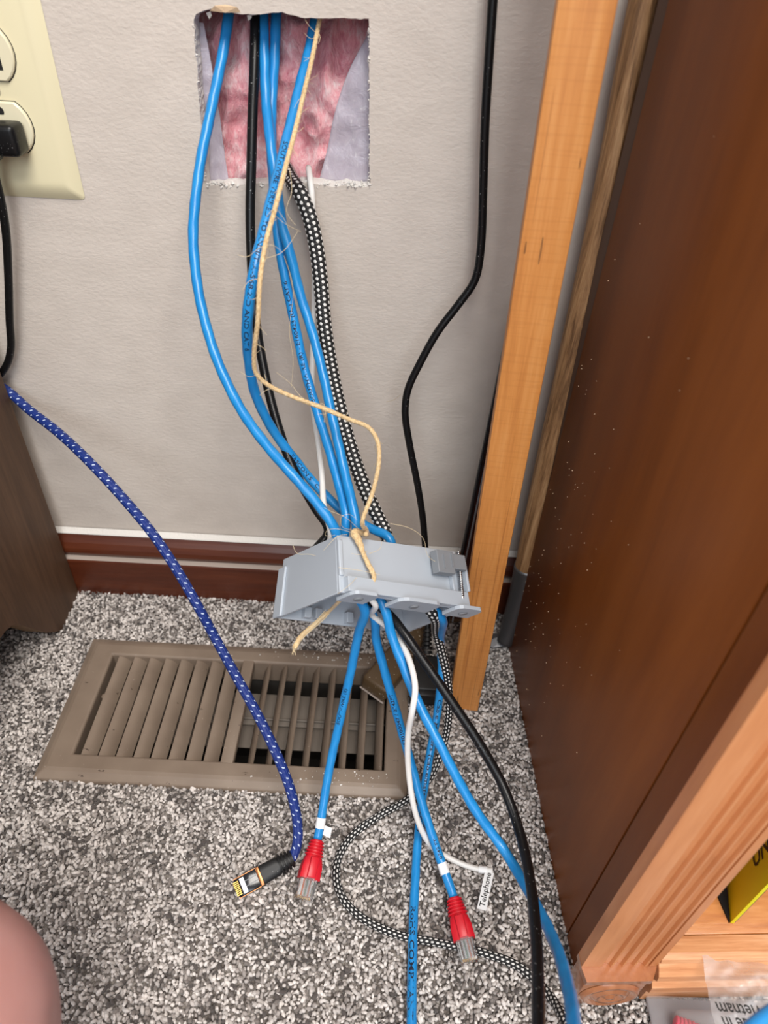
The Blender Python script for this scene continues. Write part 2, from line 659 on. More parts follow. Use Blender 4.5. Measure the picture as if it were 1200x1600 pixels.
# ---- floor with a cut-out for the register
VX0, VX1 = -.2625, .0302       # register outer extents
VY0, VY1 = -.2125, -.0742
HX0, HX1, HY0, HY1 = VX0 + .022, VX1 - .014, VY0 + .018, VY1 - .018
fz = -.006
xs = [-1.4, HX0, HX1, 1.4]
ys = [-2.2, HY0, HY1, .0]
V, Fc = [], []
for j in range(4):
    for i in range(4): V.append((xs[i], ys[j], fz))
for j in range(3):
    for i in range(3):
        if i == 1 and j == 1: continue
        a = j * 4 + i
        Fc.append((a, a + 1, a + 5, a + 4))
floor = struct(mesh_obj('floor', V, Fc, 'carpet_backing'))
floor['label'] = 'grey and cream speckled carpet floor'

# carpet pile: short yarn tips
PX0, PX1, PY0, PY1 = -.44, .31, -.53, -.014
sp = .0022
gx, gy = np.meshgrid(np.arange(PX0, PX1, sp), np.arange(PY0, PY1, sp))
P = np.stack([gx.ravel(), gy.ravel()], 1)
P += rng.uniform(-.5, .5, P.shape) * sp * 1.1
keep = ~((P[:, 0] > VX0 + .003) & (P[:, 0] < VX1 - .003) & (P[:, 1] > VY0 + .003) & (P[:, 1] < VY1 - .003))
P = P[keep]
npile = len(P)
tm = bmesh.new()
bmesh.ops.create_icosphere(tm, subdivisions=1, radius=1.0)
tv = np.array([tuple(v.co) for v in tm.verts])
tf = np.array([[v.index for v in f.verts] for f in tm.faces])
tm.free()
rad = rng.uniform(.0008, .0016, npile)
ln = rng.uniform(1.1, 2.5, npile)
axis = rng.normal(0, 1, (npile, 3))
axis[:, 2] = np.abs(axis[:, 2]) * .8 + .25
axis /= np.linalg.norm(axis, axis=1)[:, None]
hz = rng.uniform(-.0036, -.0010, npile)
base = tv[None] * rad[:, None, None]
proj = np.einsum('nvk,nk->nv', base, axis)
base = base + proj[:, :, None] * axis[:, None] * (ln - 1)[:, None, None]
base *= rng.uniform(.85, 1.15, (npile, 12, 1))
base[:, :, 0] += P[:, 0, None]
base[:, :, 1] += P[:, 1, None]
base[:, :, 2] += hz[:, None]
# colour per tuft: cream, grey, taupe, in loose clumps
cl = np.array([noise.noise(Vector((p[0] * 70, p[1] * 70, 0))) for p in P])
pick = rng.uniform(0, 1, npile) + cl * .38
pal = np.array([lin(220, 213, 208), lin(194, 187, 182), lin(164, 156, 151), lin(126, 118, 113), lin(84, 77, 74)])
idx = np.searchsorted(np.array([.30, .55, .76, .91]), pick)
colr = pal[idx] * rng.uniform(.85, 1.12, (npile, 1))
me = bpy.data.meshes.new('carpet_pile')
me.vertices.add(npile * 12)
me.vertices.foreach_set('co', base.reshape(-1).astype(np.float32))
fi = (tf[None] + (np.arange(npile) * 12)[:, None, None]).reshape(-1)
me.loops.add(len(fi))
me.loops.foreach_set('vertex_index', fi.astype(np.int32))
nf = len(fi) // 3
me.polygons.add(nf)
me.polygons.foreach_set('loop_start', np.arange(0, nf * 3, 3).astype(np.int32))
me.polygons.foreach_set('loop_total', np.full(nf, 3, np.int32))
me.polygons.foreach_set('use_smooth', np.ones(nf, bool))
me.update(calc_edges=True)
ca = me.color_attributes.new('Col', 'FLOAT_COLOR', 'POINT')
ca.data.foreach_set('color', np.repeat(np.concatenate([colr, np.ones((npile, 1))], 1), 12, axis=0).reshape(-1).astype(np.float32))
me.materials.append(MATS['carpet_pile'])
o = link(bpy.data.objects.new('carpet_pile', me))
tag(o, 'short cream, grey and taupe yarn pile of the carpet', 'carpet')
o['kind'] = 'stuff'

# ---- baseboard: profile with a rounded cap and lower board
prof = [(0, -.006), (-.0155, -.006), (-.0155, .0405), (-.0148, .0425), (-.0088, .0430), (-.0108, .0455), (-.0125, .0495),
        (-.0118, .0545), (-.0095, .0600), (-.0065, .0640), (-.0045, .0672), (0, .0678)]
V, Fc = [], []
for x in (-1.4, 1.4):
    for y, z in prof: V.append((x, y - .0005, z))
k = len(prof)
for i in range(k - 1): Fc.append((i, i + 1, k + i + 1, k + i))
bb = struct(mesh_obj('baseboard_back', V, Fc, 'baseboard_wood'))
bb['label'] = 'dark red-brown wooden baseboard with moulded cap'
mesh_obj('dust_line', [(x, y, z) for x in (-1.4, 1.4) for y, z in ((-.0156, .0412), (-.0150, .0430), (-.0092, .0436))],
         [(0, 1, 4, 3), (1, 2, 5, 4)], 'dust', bb)
mesh_obj('caulk_line', [(x, y, z) for x in (-1.4, 1.4) for y, z in ((-.0008, .0712), (-.0052, .0686), (-.0060, .0676))],
         [(0, 1, 4, 3), (1, 2, 5, 4)], 'gypsum', bb)

# ================================================================== INSULATION AND PLASTIC IN THE OPENING
nx, nz = 110, 110
V = []
for j in range(nz):
    for i in range(nx):
        x = cx0 + .004 + (cx1 - cx0 - .008) * i / (nx - 1)
        z = .34 + .22 * j / (nz - 1)
        p = Vector((x * 26, z * 20, 1.3))
        w = noise.noise(p) * .012 + (abs(noise.noise(Vector((x * 48 + z * 14, z * 34 - x * 10, 4)))) ** .7) * .020 + noise.noise(Vector((x * 130, z * 110, 9))) * .0028
        w += noise.noise(Vector((x * 420, z * 420, 2))) * .0010
        y = .021 + w * .9 + max(0, (z - .440)) * .55 + max(0, .395 - z) * -.25
        V.append((x, min(max(y, .0225), .095), z))
Fc = [(j * nx + i, j * nx + i + 1, (j + 1) * nx + i + 1, (j + 1) * nx + i) for j in range(nz - 1) for i in range(nx - 1)]
ins = mesh_obj('insulation_batt', V, Fc, 'pink_fibreglass', smooth=True)
tag(ins, 'fluffy pink fibreglass insulation filling the wall opening', 'insulation')


def sheet(name, rows, label, mat='vapour_plastic', nsub=18, wr=.0026, sc=55):
    """rows: list of (left point, right point) from bottom to top; makes a wrinkled film"""
    L, _ = spline([r[0] for r in rows], .004)
    n_ = 26
    Rr = spline([r[1] for r in rows], .001)[0]
    Ls = spline([r[0] for r in rows], .001)[0]
    V = []
    for j in range(n_):
        a = Ls[int(j / (n_ - 1) * (len(Ls) - 1))]
        b = Rr[int(j / (n_ - 1) * (len(Rr) - 1))]
        for i in range(nsub):
            q = a + (b - a) * i / (nsub - 1)
            q = q + np.array([0, noise.noise(Vector(q * sc)) * wr + noise.noise(Vector(q * sc * 2.7)) * wr * .5, 0])
            V.append(q)
    Fc = [(j * nsub + i, j * nsub + i + 1, (j + 1) * nsub + i + 1, (j + 1) * nsub + i) for j in range(n_ - 1) for i in range(nsub - 1)]
    o = mesh_obj(name, V, Fc, mat, smooth=True)
    md = o.modifiers.new('s', 'SOLIDIFY')
    md.thickness = .0003
    return o


o = sheet('plastic_sheet', [(Y(497, 288, .014), Y(577, 285, .012)), (Y(512, 230, .015), Y(579, 235, .013)), (Y(522, 180, .016), Y(579, 180, .013)),
                            (Y(545, 110, .018), Y(579, 110, .014)), (Y(574, 55, .019), Y(579, 50, .015))],
          '')
tag(o, 'torn grey-lilac plastic vapour sheet along the right side of the opening', 'plastic sheet')
o = sheet('plastic_sheet', [(Y(325, 287, .012), Y(358, 284, .013)), (Y(322, 240, .013), Y(350, 235, .014)), (Y(314, 170, .013), Y(341, 170, .015)),
                            (Y(308, 100, .013), Y(330, 95, .015)), (Y(304, 34, .013), Y(318, 36, .015))],
          '')
tag(o, 'narrow torn plastic vapour sheet along the left side of the opening', 'plastic sheet')

# ================================================================== OUTLET
pc = np.array([-.2460, 0, .4320])
out = thing('wall_outlet', 'ivory duplex power outlet with cover plate on the wall', 'outlet', loc=tuple(pc))
bm = bmesh.new()
pw, ph = .0375, .0625
rows = [(0, .0, 1), (.003, .0022, 1), (.007, .0042, 1), (.010, .0048, 1)]
rings = []
for ins_, hgt, _ in rows:
    ring = []
    for (sx, sz) in ((1, -1), (1, 1), (-1, 1), (-1, -1)):
        cxx, czz = sx * (pw - ins_), sz * (ph - ins_)
        rr = .0025
        c0 = (cxx - sx * rr, czz - sz * rr)
        st = {(1, 1): 0, (-1, 1): 90, (-1, -1): 180, (1, -1): 270}[(sx, sz)]
        for q in range(4):
            an = math.radians(st + 30 * q)
            ring.append(bm.verts.new((c0[0] + rr * math.cos(an), -hgt - .0004, c0[1] + rr * math.sin(an))))
    rings.append(ring)
for a, b in zip(rings, rings[1:]):
    for i in range(len(a)):
        k = (i + 1) % len(a)
        bm.faces.new((a[i], a[k], b[k], b[i]))
bm.faces.new(rings[-1])
bm_obj('cover_plate', bm, 'plate_ivory', out, True, 30)


def rec_outline(s=1.0, nseg=9):
    pts = []
    R_, hw, hh = .0172 * s, .0172 * s, .0142 * s
    a0 = math.asin(hh / R_)
    for q in range(nseg):
        a = -a0 + 2 * a0 * q / (nseg - 1)
        pts.append((R_ * math.cos(a), R_ * math.sin(a)))
    for q in range(nseg):
        a = math.pi - a0 + 2 * a0 * q / (nseg - 1)
        pts.append((R_ * math.cos(a), R_ * math.sin(a)))
    return pts


for dz in (-.0195, .0195):
    bm = bmesh.new()
    big = [bm.verts.new((x, -.0050, z + dz)) for x, z in rec_outline(1.0)]
    a = [bm.verts.new((x, -.0066, z + dz)) for x, z in rec_outline(.985)]
    b = [bm.verts.new((x, -.0072, z + dz)) for x, z in rec_outline(.94)]
    for r1, r2 in ((big, a), (a, b)):
        for i in range(len(r1)):
            k = (i + 1) % len(r1)
            bm.faces.new((r1[i], r1[k], r2[k], r2[i]))
    bm.faces.new(b)
    rc = bm_obj('receptacle', bm, 'receptacle_ivory', out, True, 30)
    # dark joint around the receptacle
    V = [(x, -.00535, z + dz) for x, z in rec_outline(1.03)]
    mesh_obj('joint', V, [tuple(range(len(V)))], 'slot_dark', rc)
    # slots: two blades and a ground hole
    for sxx, w, h in ((-.0075, .0011, .0042), (.0078, .0012, .0048)):
        boxobj('slot', (sxx - w, -.00735, dz - h - .0035), (sxx + w, -.0070, dz + h - .0035), 'slot_dark', rc)
    V = []
    for q in range(12):
        a_ = math.tau * q / 12
        V.append((.0026 * math.cos(a_), -.00735, dz + .0088 + max(-.0016, .0028 * math.sin(a_))))
    mesh_obj('ground_hole', V, [tuple(range(12))], 'slot_dark', rc)
bm = bmesh.new()
bmesh.ops.create_uvsphere(bm, u_segments=14, v_segments=8, radius=.0036, matrix=Matrix.Translation((0, -.0046, 0)) @ Matrix.Diagonal((1, .45, 1, 1)))
sc = bm_obj('screw', bm, 'screw_ivory', out, True)
boxobj('screw_slot', (-.0028, -.00635, -.0005), (.0028, -.0060, .0005), 'slot_dark', sc)

# plug in the lower receptacle and its cord
pl = thing('power_cord', 'black power plug in the ivory outlet with cord hanging down', 'power cord', loc=(pc[0], -.0075, pc[2] - .0195))
boxobj('plug_body', (-.0125, -.0170, -.0128), (.0135, -.0004, .0052), 'black_rubber', pl, None, .0032, 3)
boxobj('plug_grip', (-.0085, -.0225, -.0145), (.0020, -.0120, .0030), 'black_rubber', pl, None, .0025, 3)
off = np.array(pl.location)
cp = [Y(-14, 235, -.022), Y(-9, 270, -.020), Y(1, 312, -.018), Y(9, 360, -.016), Y(13, 430, -.014), Y(15, 500, -.013), Y(17, 545, -.010), Y(8, 575, -.008), Y(-25, 610, -.007)]
tube('cord', [c - off for c in cp], .0027, 'black_rubber', pl)

# ================================================================== FLOOR REGISTER
reg = thing('floor_register', 'taupe metal floor register vent with slanted louvers set in the carpet', 'floor vent', loc=((VX0 + VX1) / 2, (VY0 + VY1) / 2, 0))
ro = np.array(reg.location)
zt = .0046
ix0, ix1, iy0, iy1 = VX0 + .0245, VX1 - .0180, VY0 + .0200, VY1 - .0185   # opening
bar0, bar1 = -.1197, -.1095
# frame plate: outer lip, slope, flat top, inner roll
bm = bmesh.new()


def rect(x0, x1, y0, y1, z): return [bm.verts.new(Vector((x, y, z)) - Vector(ro)) for x, y in ((x0, y0), (x1, y0), (x1, y1), (x0, y1))]


R0 = rect(VX0, VX1, VY0, VY1, -.003)
R1 = rect(VX0 + .0005, VX1 - .0005, VY0 + .0005, VY1 - .0005, .0008)
R2 = rect(VX0 + .006, VX1 - .006, VY0 + .006, VY1 - .006, zt - .0008)
R3 = rect(VX0 + .009, VX1 - .009, VY0 + .009, VY1 - .009, zt)
R4 = rect(ix0, ix1, iy0, iy1, zt)
R5 = rect(ix0 + .0012, ix1 - .0012, iy0 + .0012, iy1 - .0012, zt - .0015)
R6 = rect(ix0 + .0012, ix1 - .0012, iy0 + .0012, iy1 - .0012, -.022)
for a, b in zip((R0, R1, R2, R3, R4, R5), (R1, R2, R3, R4, R5, R6)):
    for i in range(4):
        k = (i + 1) % 4
        bm.faces.new((a[i], a[k], b[k], b[i]))
fr = bm_obj('frame', bm, 'register_paint', reg)
md = fr.modifiers.new('b', 'BEVEL')
md.width = .0009
md.segments = 2
md.limit_method = 'ANGLE'
md.angle_limit = math.radians(15)
boxobj('centre_bar', (bar0 - ro[0], iy0 - .001 - ro[1], -.004), (bar1 - ro[0], iy1 + .001 - ro[1], zt - .0002), 'register_paint', reg, None, .0012)


def louver(x, side):
    """curved blade along y; side=+1 faces right-up, -1 faces left-up"""
    prof = []
    W, th = .0125, .0011
    for q in range(6):
        t = q / 5
        # from the upper (high) edge downward
        px_ = t * W * (.80 if side > 0 else .50)
        pz_ = -t * W * (.62 if side > 0 else .86) - .0022 * math.sin(t * math.pi) * -1.0
        prof.append((px_ * side, pz_))
    low = [(a - .0006 * side, b - th) for a, b in prof]
    ring = prof + low[::-1]
    V = []
    for y in (iy0 + .0006, iy1 - .0006):
        for a, b in ring: V.append((x + a - ro[0], y - ro[1], zt - .0022 + b))
    k = len(ring)
    Fc = [(i, (i + 1) % k, k + (i + 1) % k, k + i) for i in range(k)]
    Fc += [tuple(range(k))[::-1], tuple(range(k, 2 * k))]
    o = mesh_obj('louver', V, Fc, 'register_paint', reg, True)
    o.data.set_sharp_from_angle(angle=math.radians(50))


lp = (bar0 - ix0 - .006) / 8
for i in range(8): louver(ix0 + .0065 + lp * i, 1)
rp = (ix1 - bar1 - .004) / 8
for i in range(8): louver(bar1 + rp * (i + 1) + .0005, -1)
# damper plates, lever rod and duct below
boxobj('damper_plate', (ix0 + .012 - ro[0], (iy0 + iy1) / 2 + .002 - ro[1], -.024), (ix1 - .006 - ro[0], iy1 - .016 - ro[1], -.0225), 'damper_paint', reg, None, .0005)
boxobj('damper_plate', (ix0 + .012 - ro[0], (iy0 + iy1) / 2 - .018 - ro[1], -.028), (ix1 - .006 - ro[0], (iy0 + iy1) / 2 + .006 - ro[1], -.0265), 'damper_paint', reg, None, .0005)
bm = bmesh.new()
bmesh.ops.create_cone(bm, cap_ends=True, segments=10, radius1=.0011, radius2=.0011, depth=ix1 - ix0 - .004,
                      matrix=Matrix.Translation(((ix0 + ix1) / 2 - ro[0], (iy0 + iy1) / 2 + .007 - ro[1], -.0205)) @ Matrix.Rotation(math.pi / 2, 4, 'Y'))
bm_obj('damper_rod', bm, 'damper_paint', reg, True, 40)
bm = bmesh.new()
bmesh.ops.create_uvsphere(bm, u_segments=10, v_segments=8, radius=.0028, matrix=Matrix.Translation((ix0 + .0045 - ro[0], (iy0 + iy1) / 2 + .010 - ro[1], -.004)))
bm_obj('rivet', bm, 'register_paint', reg, True)
bm = bmesh.new()
a = [bm.verts.new(Vector((x, y, -.006)) - Vector(ro)) for x, y in ((HX0, HY0), (HX1, HY0), (HX1, HY1), (HX0, HY1))]
b = [bm.verts.new(Vector((x, y, -.16)) - Vector(ro)) for x, y in ((HX0, HY0), (HX1, HY0), (HX1, HY1), (HX0, HY1))]
for i in range(4):
    k = (i + 1) % 4
    bm.faces.new((a[i], b[i], b[k], a[k]))
bm.faces.new(b)
bm_obj('duct', bm, 'duct_metal', reg)
# plaster crumbs fallen on the register and carpet
V, Fc = [], []
for i in range(170):
    if random.random() < .75:
        x = random.gauss(.0, .055)
        y = random.choice((random.uniform(iy1 + .002, VY1 - .006), random.uniform(VY0 + .006, iy0 - .002)))
        if not (VX0 + .01 < x < VX1 - .008): continue
        z = zt + .0003
    else:
        x, y = random.uniform(-.1, .1), random.uniform(-.07, -.03)
        z = .001
    crumb((x, y, z), random.uniform(.0003, .0009), V, Fc)
o = mesh_obj('plaster_crumbs', V, Fc, 'gypsum')
tag(o, 'tiny white plaster crumbs scattered over the register', 'debris')
o['kind'] = 'stuff'

# ================================================================== CABINET AT THE LEFT
cab = thing('wooden_cabinet', 'dark grey-brown wooden cabinet side with bracket foot on the carpet', 'cabinet', loc=(-.2972, -.0170, 0))
# side panel outline in (depth from the back toward the viewer, height)
foot = [(0, -.003), (.046, -.003), (.052, .002), (.060, .010), (.070, .022), (.080, .037), (.090, .053), (.098, .066), (.106, .075), (.116, .080), (.126, .082), (.16, .082), (.34, .082), (.34, 0.9), (0, 0.9)]
ang = math.radians(2.0)
V = []
for xx in (0, -.018):
    for d, z in foot:
        V.append((xx + d * math.sin(ang) * 1.0, -d * math.cos(ang), z))
k = len(foot)
Fc = [tuple(range(k)), tuple(range(k, 2 * k))[::-1]]
mesh_obj('side_panel', V, Fc, 'cabinet_wood', cab)
Fc2 = [(i, k + i, k + (i + 1) % k, (i + 1) % k) for i in range(k)]
mesh_obj('panel_edge', V, Fc2, 'cabinet_edge', cab)
boxobj('body', (-.42, -.32, .10), (-.0182, -.002, .89), 'cabinet_wood', cab)

# ================================================================== BOOKCASE AT THE RIGHT
b0 = np.array([.1243, -.0572])
dv = np.array([.0163, -.2532])
dv = dv / np.linalg.norm(dv)
Mb = Matrix(((-dv[1], -dv[0], 0, b0[0]), (dv[0] * 1.0, -dv[1], 0, b0[1]), (0, 0, 1, 0), (0, 0, 0, 1)))
# local axes: +x to the right along the front, -y toward the viewer
Mb = Matrix(((-dv[1], -dv[0], 0, b0[0]), (dv[0], -dv[1], 0, b0[1]), (0, 0, 1, -.004), (0, 0, 0, 1)))
bk = thing('bookcase', 'brown wooden bookcase with fluted honey-coloured front post', 'bookcase')
bk.matrix_world = Mb
HB = .95
LB = .2450     # side panel up to the dark seam
boxobj('side_panel', (0, -LB, 0), (.018, 0, HB), 'brown_panel', bk, None, .0006)
boxobj('back_edge', (.0008, .0002, 0), (.02, .016, HB), 'back_strip', bk)
boxobj('seam', (.0012, -LB - .0012, .001), (.018, -LB - .0001, HB), 'black_gap', bk)
boxobj('side_trim', (.0, -LB - .0255, 0), (.018, -LB - .0013, HB), 'brown_panel', bk, None, .0005)
# fluted pilaster on the front
fy = -LB - .0257
wP = .0462
prof = [(0, 0), (0, -.0075), (.0110, -.0080)]
g0, gw = .0118, .0058
for i in range(4):
    s_ = g0 + i * (gw + .0012)
    for q in range(5):
        a_ = math.pi * q / 4
        prof.append((s_ + gw / 2 - gw / 2 * math.cos(a_), -.0080 + .0026 * math.sin(a_)))
prof += [(.0402, -.0080), (.0406, -.0060), (.0412, -.0060), (.0416, -.0080), (wP, -.0080), (wP, 0)]
hb0 = .0490
V = []
for z in (hb0, HB):
    for x, y in prof: V.append((x - .0078, fy + y, z))
k = len(prof)
Fc = [(i, i + 1, k + i + 1, k + i) for i in range(k - 1)] + [tuple(range(k))[::-1], tuple(range(k, 2 * k))]
mesh_obj('fluted_post', V, Fc, 'pilaster_wood', bk)
boxobj('post_backing', (.0185, -LB - .0250, .001), (.038, -LB + .0, HB), 'pilaster_wood', bk)
# plinth block with a turned rosette
pb_y0, pb_y1 = fy - .0148, fy - .0002
bm = bmesh.new()
bx(bm, (-.0062, pb_y0, 0), (.0330, pb_y1, hb0 - .006), None, .0008, 2)
blk = bm_obj('plinth_block', bm, 'plinth_wood', bk, True, 35)
a = [(-.0080, pb_y1), (.0384, pb_y1), (.0384, fy - .0085), (.0336, pb_y0 - .001), (-.0066, pb_y0 - .001), (-.0080, fy - .0085)]
mesh_obj('plinth_cap', [(x, y, z) for z in (hb0 - .0059, hb0 - .0002) for x, y in a], [(5, 4, 3, 2, 1, 0), tuple(range(6, 12))] + [(i, (i + 1) % 6, 6 + (i + 1) % 6, 6 + i) for i in range(6)], 'plinth_wood', blk)
bm = bmesh.new()
rcx, rcz = .0134, .0230
rp_ = [(0, .0034), (.0025, .0032), (.0040, .0014), (.0058, .0012), (.0074, .0028), (.0096, .0030), (.0115, .0012), (.0135, .0010), (.0155, .0026), (.0175, .0022), (.0190, .0003)]
prev = None
NS = 36
for r_, h_ in rp_:
    if r_ == 0:
        ring = [bm.verts.new((rcx, pb_y0 - h_, rcz))]
    else:
        ring = [bm.verts.new((rcx + r_ * math.cos(math.tau * q / NS), pb_y0 - h_, rcz + r_ * math.sin(math.tau * q / NS))) for q in range(NS)]
    if prev:
        for q in range(NS):
            if len(prev) == 1: bm.faces.new((prev[0], ring[q], ring[(q + 1) % NS]))
            else: bm.faces.new((prev[q], ring[q], ring[(q + 1) % NS], prev[(q + 1) % NS]))
    prev = ring
bm_obj('rosette', bm, 'plinth_wood', blk, True)
# bottom shelf boards and moulded front rail
hs = .060
pls = [(-LB - .0203, -.215), (-.2145, -.155), (-.1545, -.09), (-.0895, -.006)]
for y0, y1 in pls:
    boxobj('shelf_board', (.0386, y0, hs - .016), (.62, y1, hs), 'shelf_wood', bk, None, .0005)
npr = [(.0065, hs - .0012), (.0062, hs - .0002), (-.003, hs + .0002), (-.0065, hs - .001), (-.0075, hs - .004), (-.0060, hs - .0065), (-.0085, hs - .009), (-.0120, hs - .013), (-.0128, hs - .018),
       (-.0105, hs - .022), (-.0105, hs - .026), (-.0135, hs - .029), (-.0140, hs - .036), (-.0120, hs - .040), (-.0120, .004), (.0065, .004)]
V = []
for x in (.0386, .62):
    for y, z in npr: V.append((x, -LB - .0271 + y, z))
k = len(npr)
Fc = [(i, i + 1, k + i + 1, k + i) for i in range(k - 1)] + [tuple(range(k))[::-1], tuple(range(k, 2 * k))]
mesh_obj('front_rail', V, Fc, 'nosing_wood', bk)
boxobj('back_panel', (.0185, -.005, .001), (.62, .0, HB), 'brown_panel', bk)
# sawdust specks stuck to the side panel
V, Fc = [], []
for i in range(110):
    y = -abs(random.gauss(.03, .06)) - .003
    z = abs(random.gauss(.16, .12))
    crumb((-.0003, y, z + .02), random.uniform(.00025, .0005), V, Fc)
o = mesh_obj('sawdust_specks', V, Fc, 'torn_paper', bk)
o['kind'] = 'stuff'

# ================================================================== THINGS LEANING IN THE GAP
# honey-coloured wooden strip standing upright
st0 = at_z(724, 1108, 0.0)
st1 = at_y(919, 0, st0[1] + .014)
M = frame(st0, st1 - st0, (-.10, -1, 0))
L = np.linalg.norm(st1 - st0)
# local: x along the strip, z toward the viewer, y to the left
bm = bmesh.new()
sec = [(-.0125, 0), (.0125, 0), (.0125, -.017), (-.0125, -.017)]
bx(bm, (-.001, -.0125, -.017), (L * 1.5, .0125, 0), None, .0010, 2)
# world-sized object with z along the length so that the grain runs lengthwise
bmesh.ops.transform(bm, matrix=Matrix(((0, 1, 0, 0), (0, 0, 1, 0), (1, 0, 0, 0), (0, 0, 0, 1))), verts=bm.verts)
strip = bm_obj('wood_strip', bm, 'honey_wood', None, True, 40)
R3_ = Matrix(((M[0][1], M[0][2], M[0][0]), (M[1][1], M[1][2], M[1][0]), (M[2][1], M[2][2], M[2][0]))).to_4x4()
R3_.translation = M.translation
strip.matrix_world = R3_
tag(strip, 'honey-coloured wooden strip standing upright beside the bookcase', 'wood strip')

# black glossy narrow board behind it
bo = thing('black_board', 'narrow glossy black and maroon board leaning behind the wooden strip', 'board')
l0, l1 = at_y(692, 968, -.066), at_y(802, 470, -.036)
r0 = l0 + np.array([.030, .004, 0])
r1 = l1 + np.array([.012, .004, 0])
back = np.array([0, .006, 0])
mesh_obj('face', [l0 + np.array([.0045, 0, 0]), r0, r1, l1 + np.array([.003, 0, 0]), l0 + np.array([.0045, 0, 0]) + back, r0 + back, r1 + back, l1 + np.array([.003, 0, 0]) + back],
         [(0, 1, 2, 3), (7, 6, 5, 4), (0, 4, 5, 1), (1, 5, 6, 2), (2, 6, 7, 3), (3, 7, 4, 0)], 'maroon', bo)
tube('edge_trim', [l0 + np.array([.004, -.001, -.006]), l0 * .5 + l1 * .5 + np.array([.0028, -.001, 0]), l1 + np.array([.001, 0, 0])], .0020, 'black_gloss', bo, flat=(.0018, .0030))
tube('edge_highlight', [l0 + np.array([.0085, -.002, 0]), l0 * .5 + l1 * .5 + np.array([.0062, -.002, 0]), l1 + np.array([.003, -.001, 0])], .0008, 'clamp_grey', bo)  # thin grey line put in as the highlight along the black edge

# long handled tool: wooden handle, steel ferrule, blade on the floor
tl = thing('garden_tool', 'long brown wooden tool handle with dark steel ferrule leaning against the wall', 'tool')
hp = [(1030, -90, -.022, .00735), (1006, 0, -.024, .0078), (948, 300, -.030, .0082), (893, 560, -.038, .0094), (846, 780, -.045, .0106), (828, 868, -.0475, .0108), (822, 895, -.0485, .0106)]
hpts = [np.append(at_y(x, y, yy), r) for x, y, yy, r in hp]
hdir = (hpts[0] - hpts[2])[:3] / np.linalg.norm((hpts[0] - hpts[2])[:3])
hpts = [np.append(hpts[0][:3] + hdir * .5, .0072)] + hpts
tube('handle', hpts, 1.0, 'handle_wood', tl, seg=22)
fp = [(825, 884, -.048, .0118), (823, 893, -.0485, .0116), (815, 925, -.050, .0106), (806, 955, -.052, .0098), (797, 985, -.055, .0092), (790, 1002, -.058, .0080)]
tube('ferrule', [np.append(at_y(x, y, yy), r) for x, y, yy, r in fp], 1.0, 'ferrule_steel', tl, seg=22)
bl = [at_z(x, y, z) for x, y, z in ((752, 992, .002), (800, 988, .012), (802, 1008, .006), (770, 1012, .002), (748, 1006, .001))]
mesh_obj('blade', [*bl, *[p - np.array([0, 0, .0015]) for p in bl]],
         [(0, 1, 2, 3, 4), (9, 8, 7, 6, 5)] + [(i, 5 + i, 5 + (i + 1) % 5, (i + 1) % 5) for i in range(5)], 'ferrule_steel', tl)

# ================================================================== GREY MOUNTING BOX
bo_o = np.array([-.02826161, -.16677761, .23762484])
e1 = np.array([.819, .336, -.465]) * .1
e2 = np.array([.102, -.882, -.459]) * .0393
e3 = np.array([-.565, .329, -.757]) * .07
fwd = RW[:, 2]
obs = {(0, 0, 0): (527, 836), (1, 0, 0): (714, 862), (0, 0, 1): (443, 874), (0, 1, 0): (531, 925), (1, 1, 0): (728, 952), (0, 1, 1): (432, 966), (1, 1, 1): (634, 990)}
CR = {}
for key in [(a, b, c) for a in (0, 1) for b in (0, 1) for c in (0, 1)]:
    p = bo_o + e1 * key[0] + e2 * key[1] + e3 * key[2]
    CR[key] = at_d(*obs[key], (p - CAM) @ fwd) if key in obs else p
CR[(1, 0, 1)] = CR[(1, 0, 0)] + CR[(0, 0, 1)] - CR[(0, 0, 0)]


def BX(u, v, w):
    r = np.zeros(3)
    for (a, b, c), p in CR.items():
        r = r + p * ((u if a else 1 - u) * (v if b else 1 - v) * (w if c else 1 - w))
    return r


mb = thing('mounting_box', 'light grey plastic electrical mounting box threaded by the cables', 'electrical box', loc=tuple(BX(.5, .5, .5)))
mbo = np.array(mb.location)


def hexa(bm, u0, u1, v0, v1, w0, w1):
    vs_ = [bm.verts.new(BX(u, v, w) - mbo) for w in (w0, w1) for v in (v0, v1) for u in (u0, u1)]
    for f in ((0, 1, 3, 2), (4, 6, 7, 5), (0, 4, 5, 1), (2, 3, 7, 6), (0, 2, 6, 4), (1, 5, 7, 3)):
        bm.faces.new([vs_[i] for i in f])


def hexes(name, lst, mat, parent=mb, bev=.0004):
    bm = bmesh.new()
    for l in lst: hexa(bm, *l)
    o = bm_obj(name, bm, mat, parent, True, 35)
    if bev:
        md = o.modifiers.new('b', 'BEVEL')
        md.width = bev
        md.segments = 2
    return o


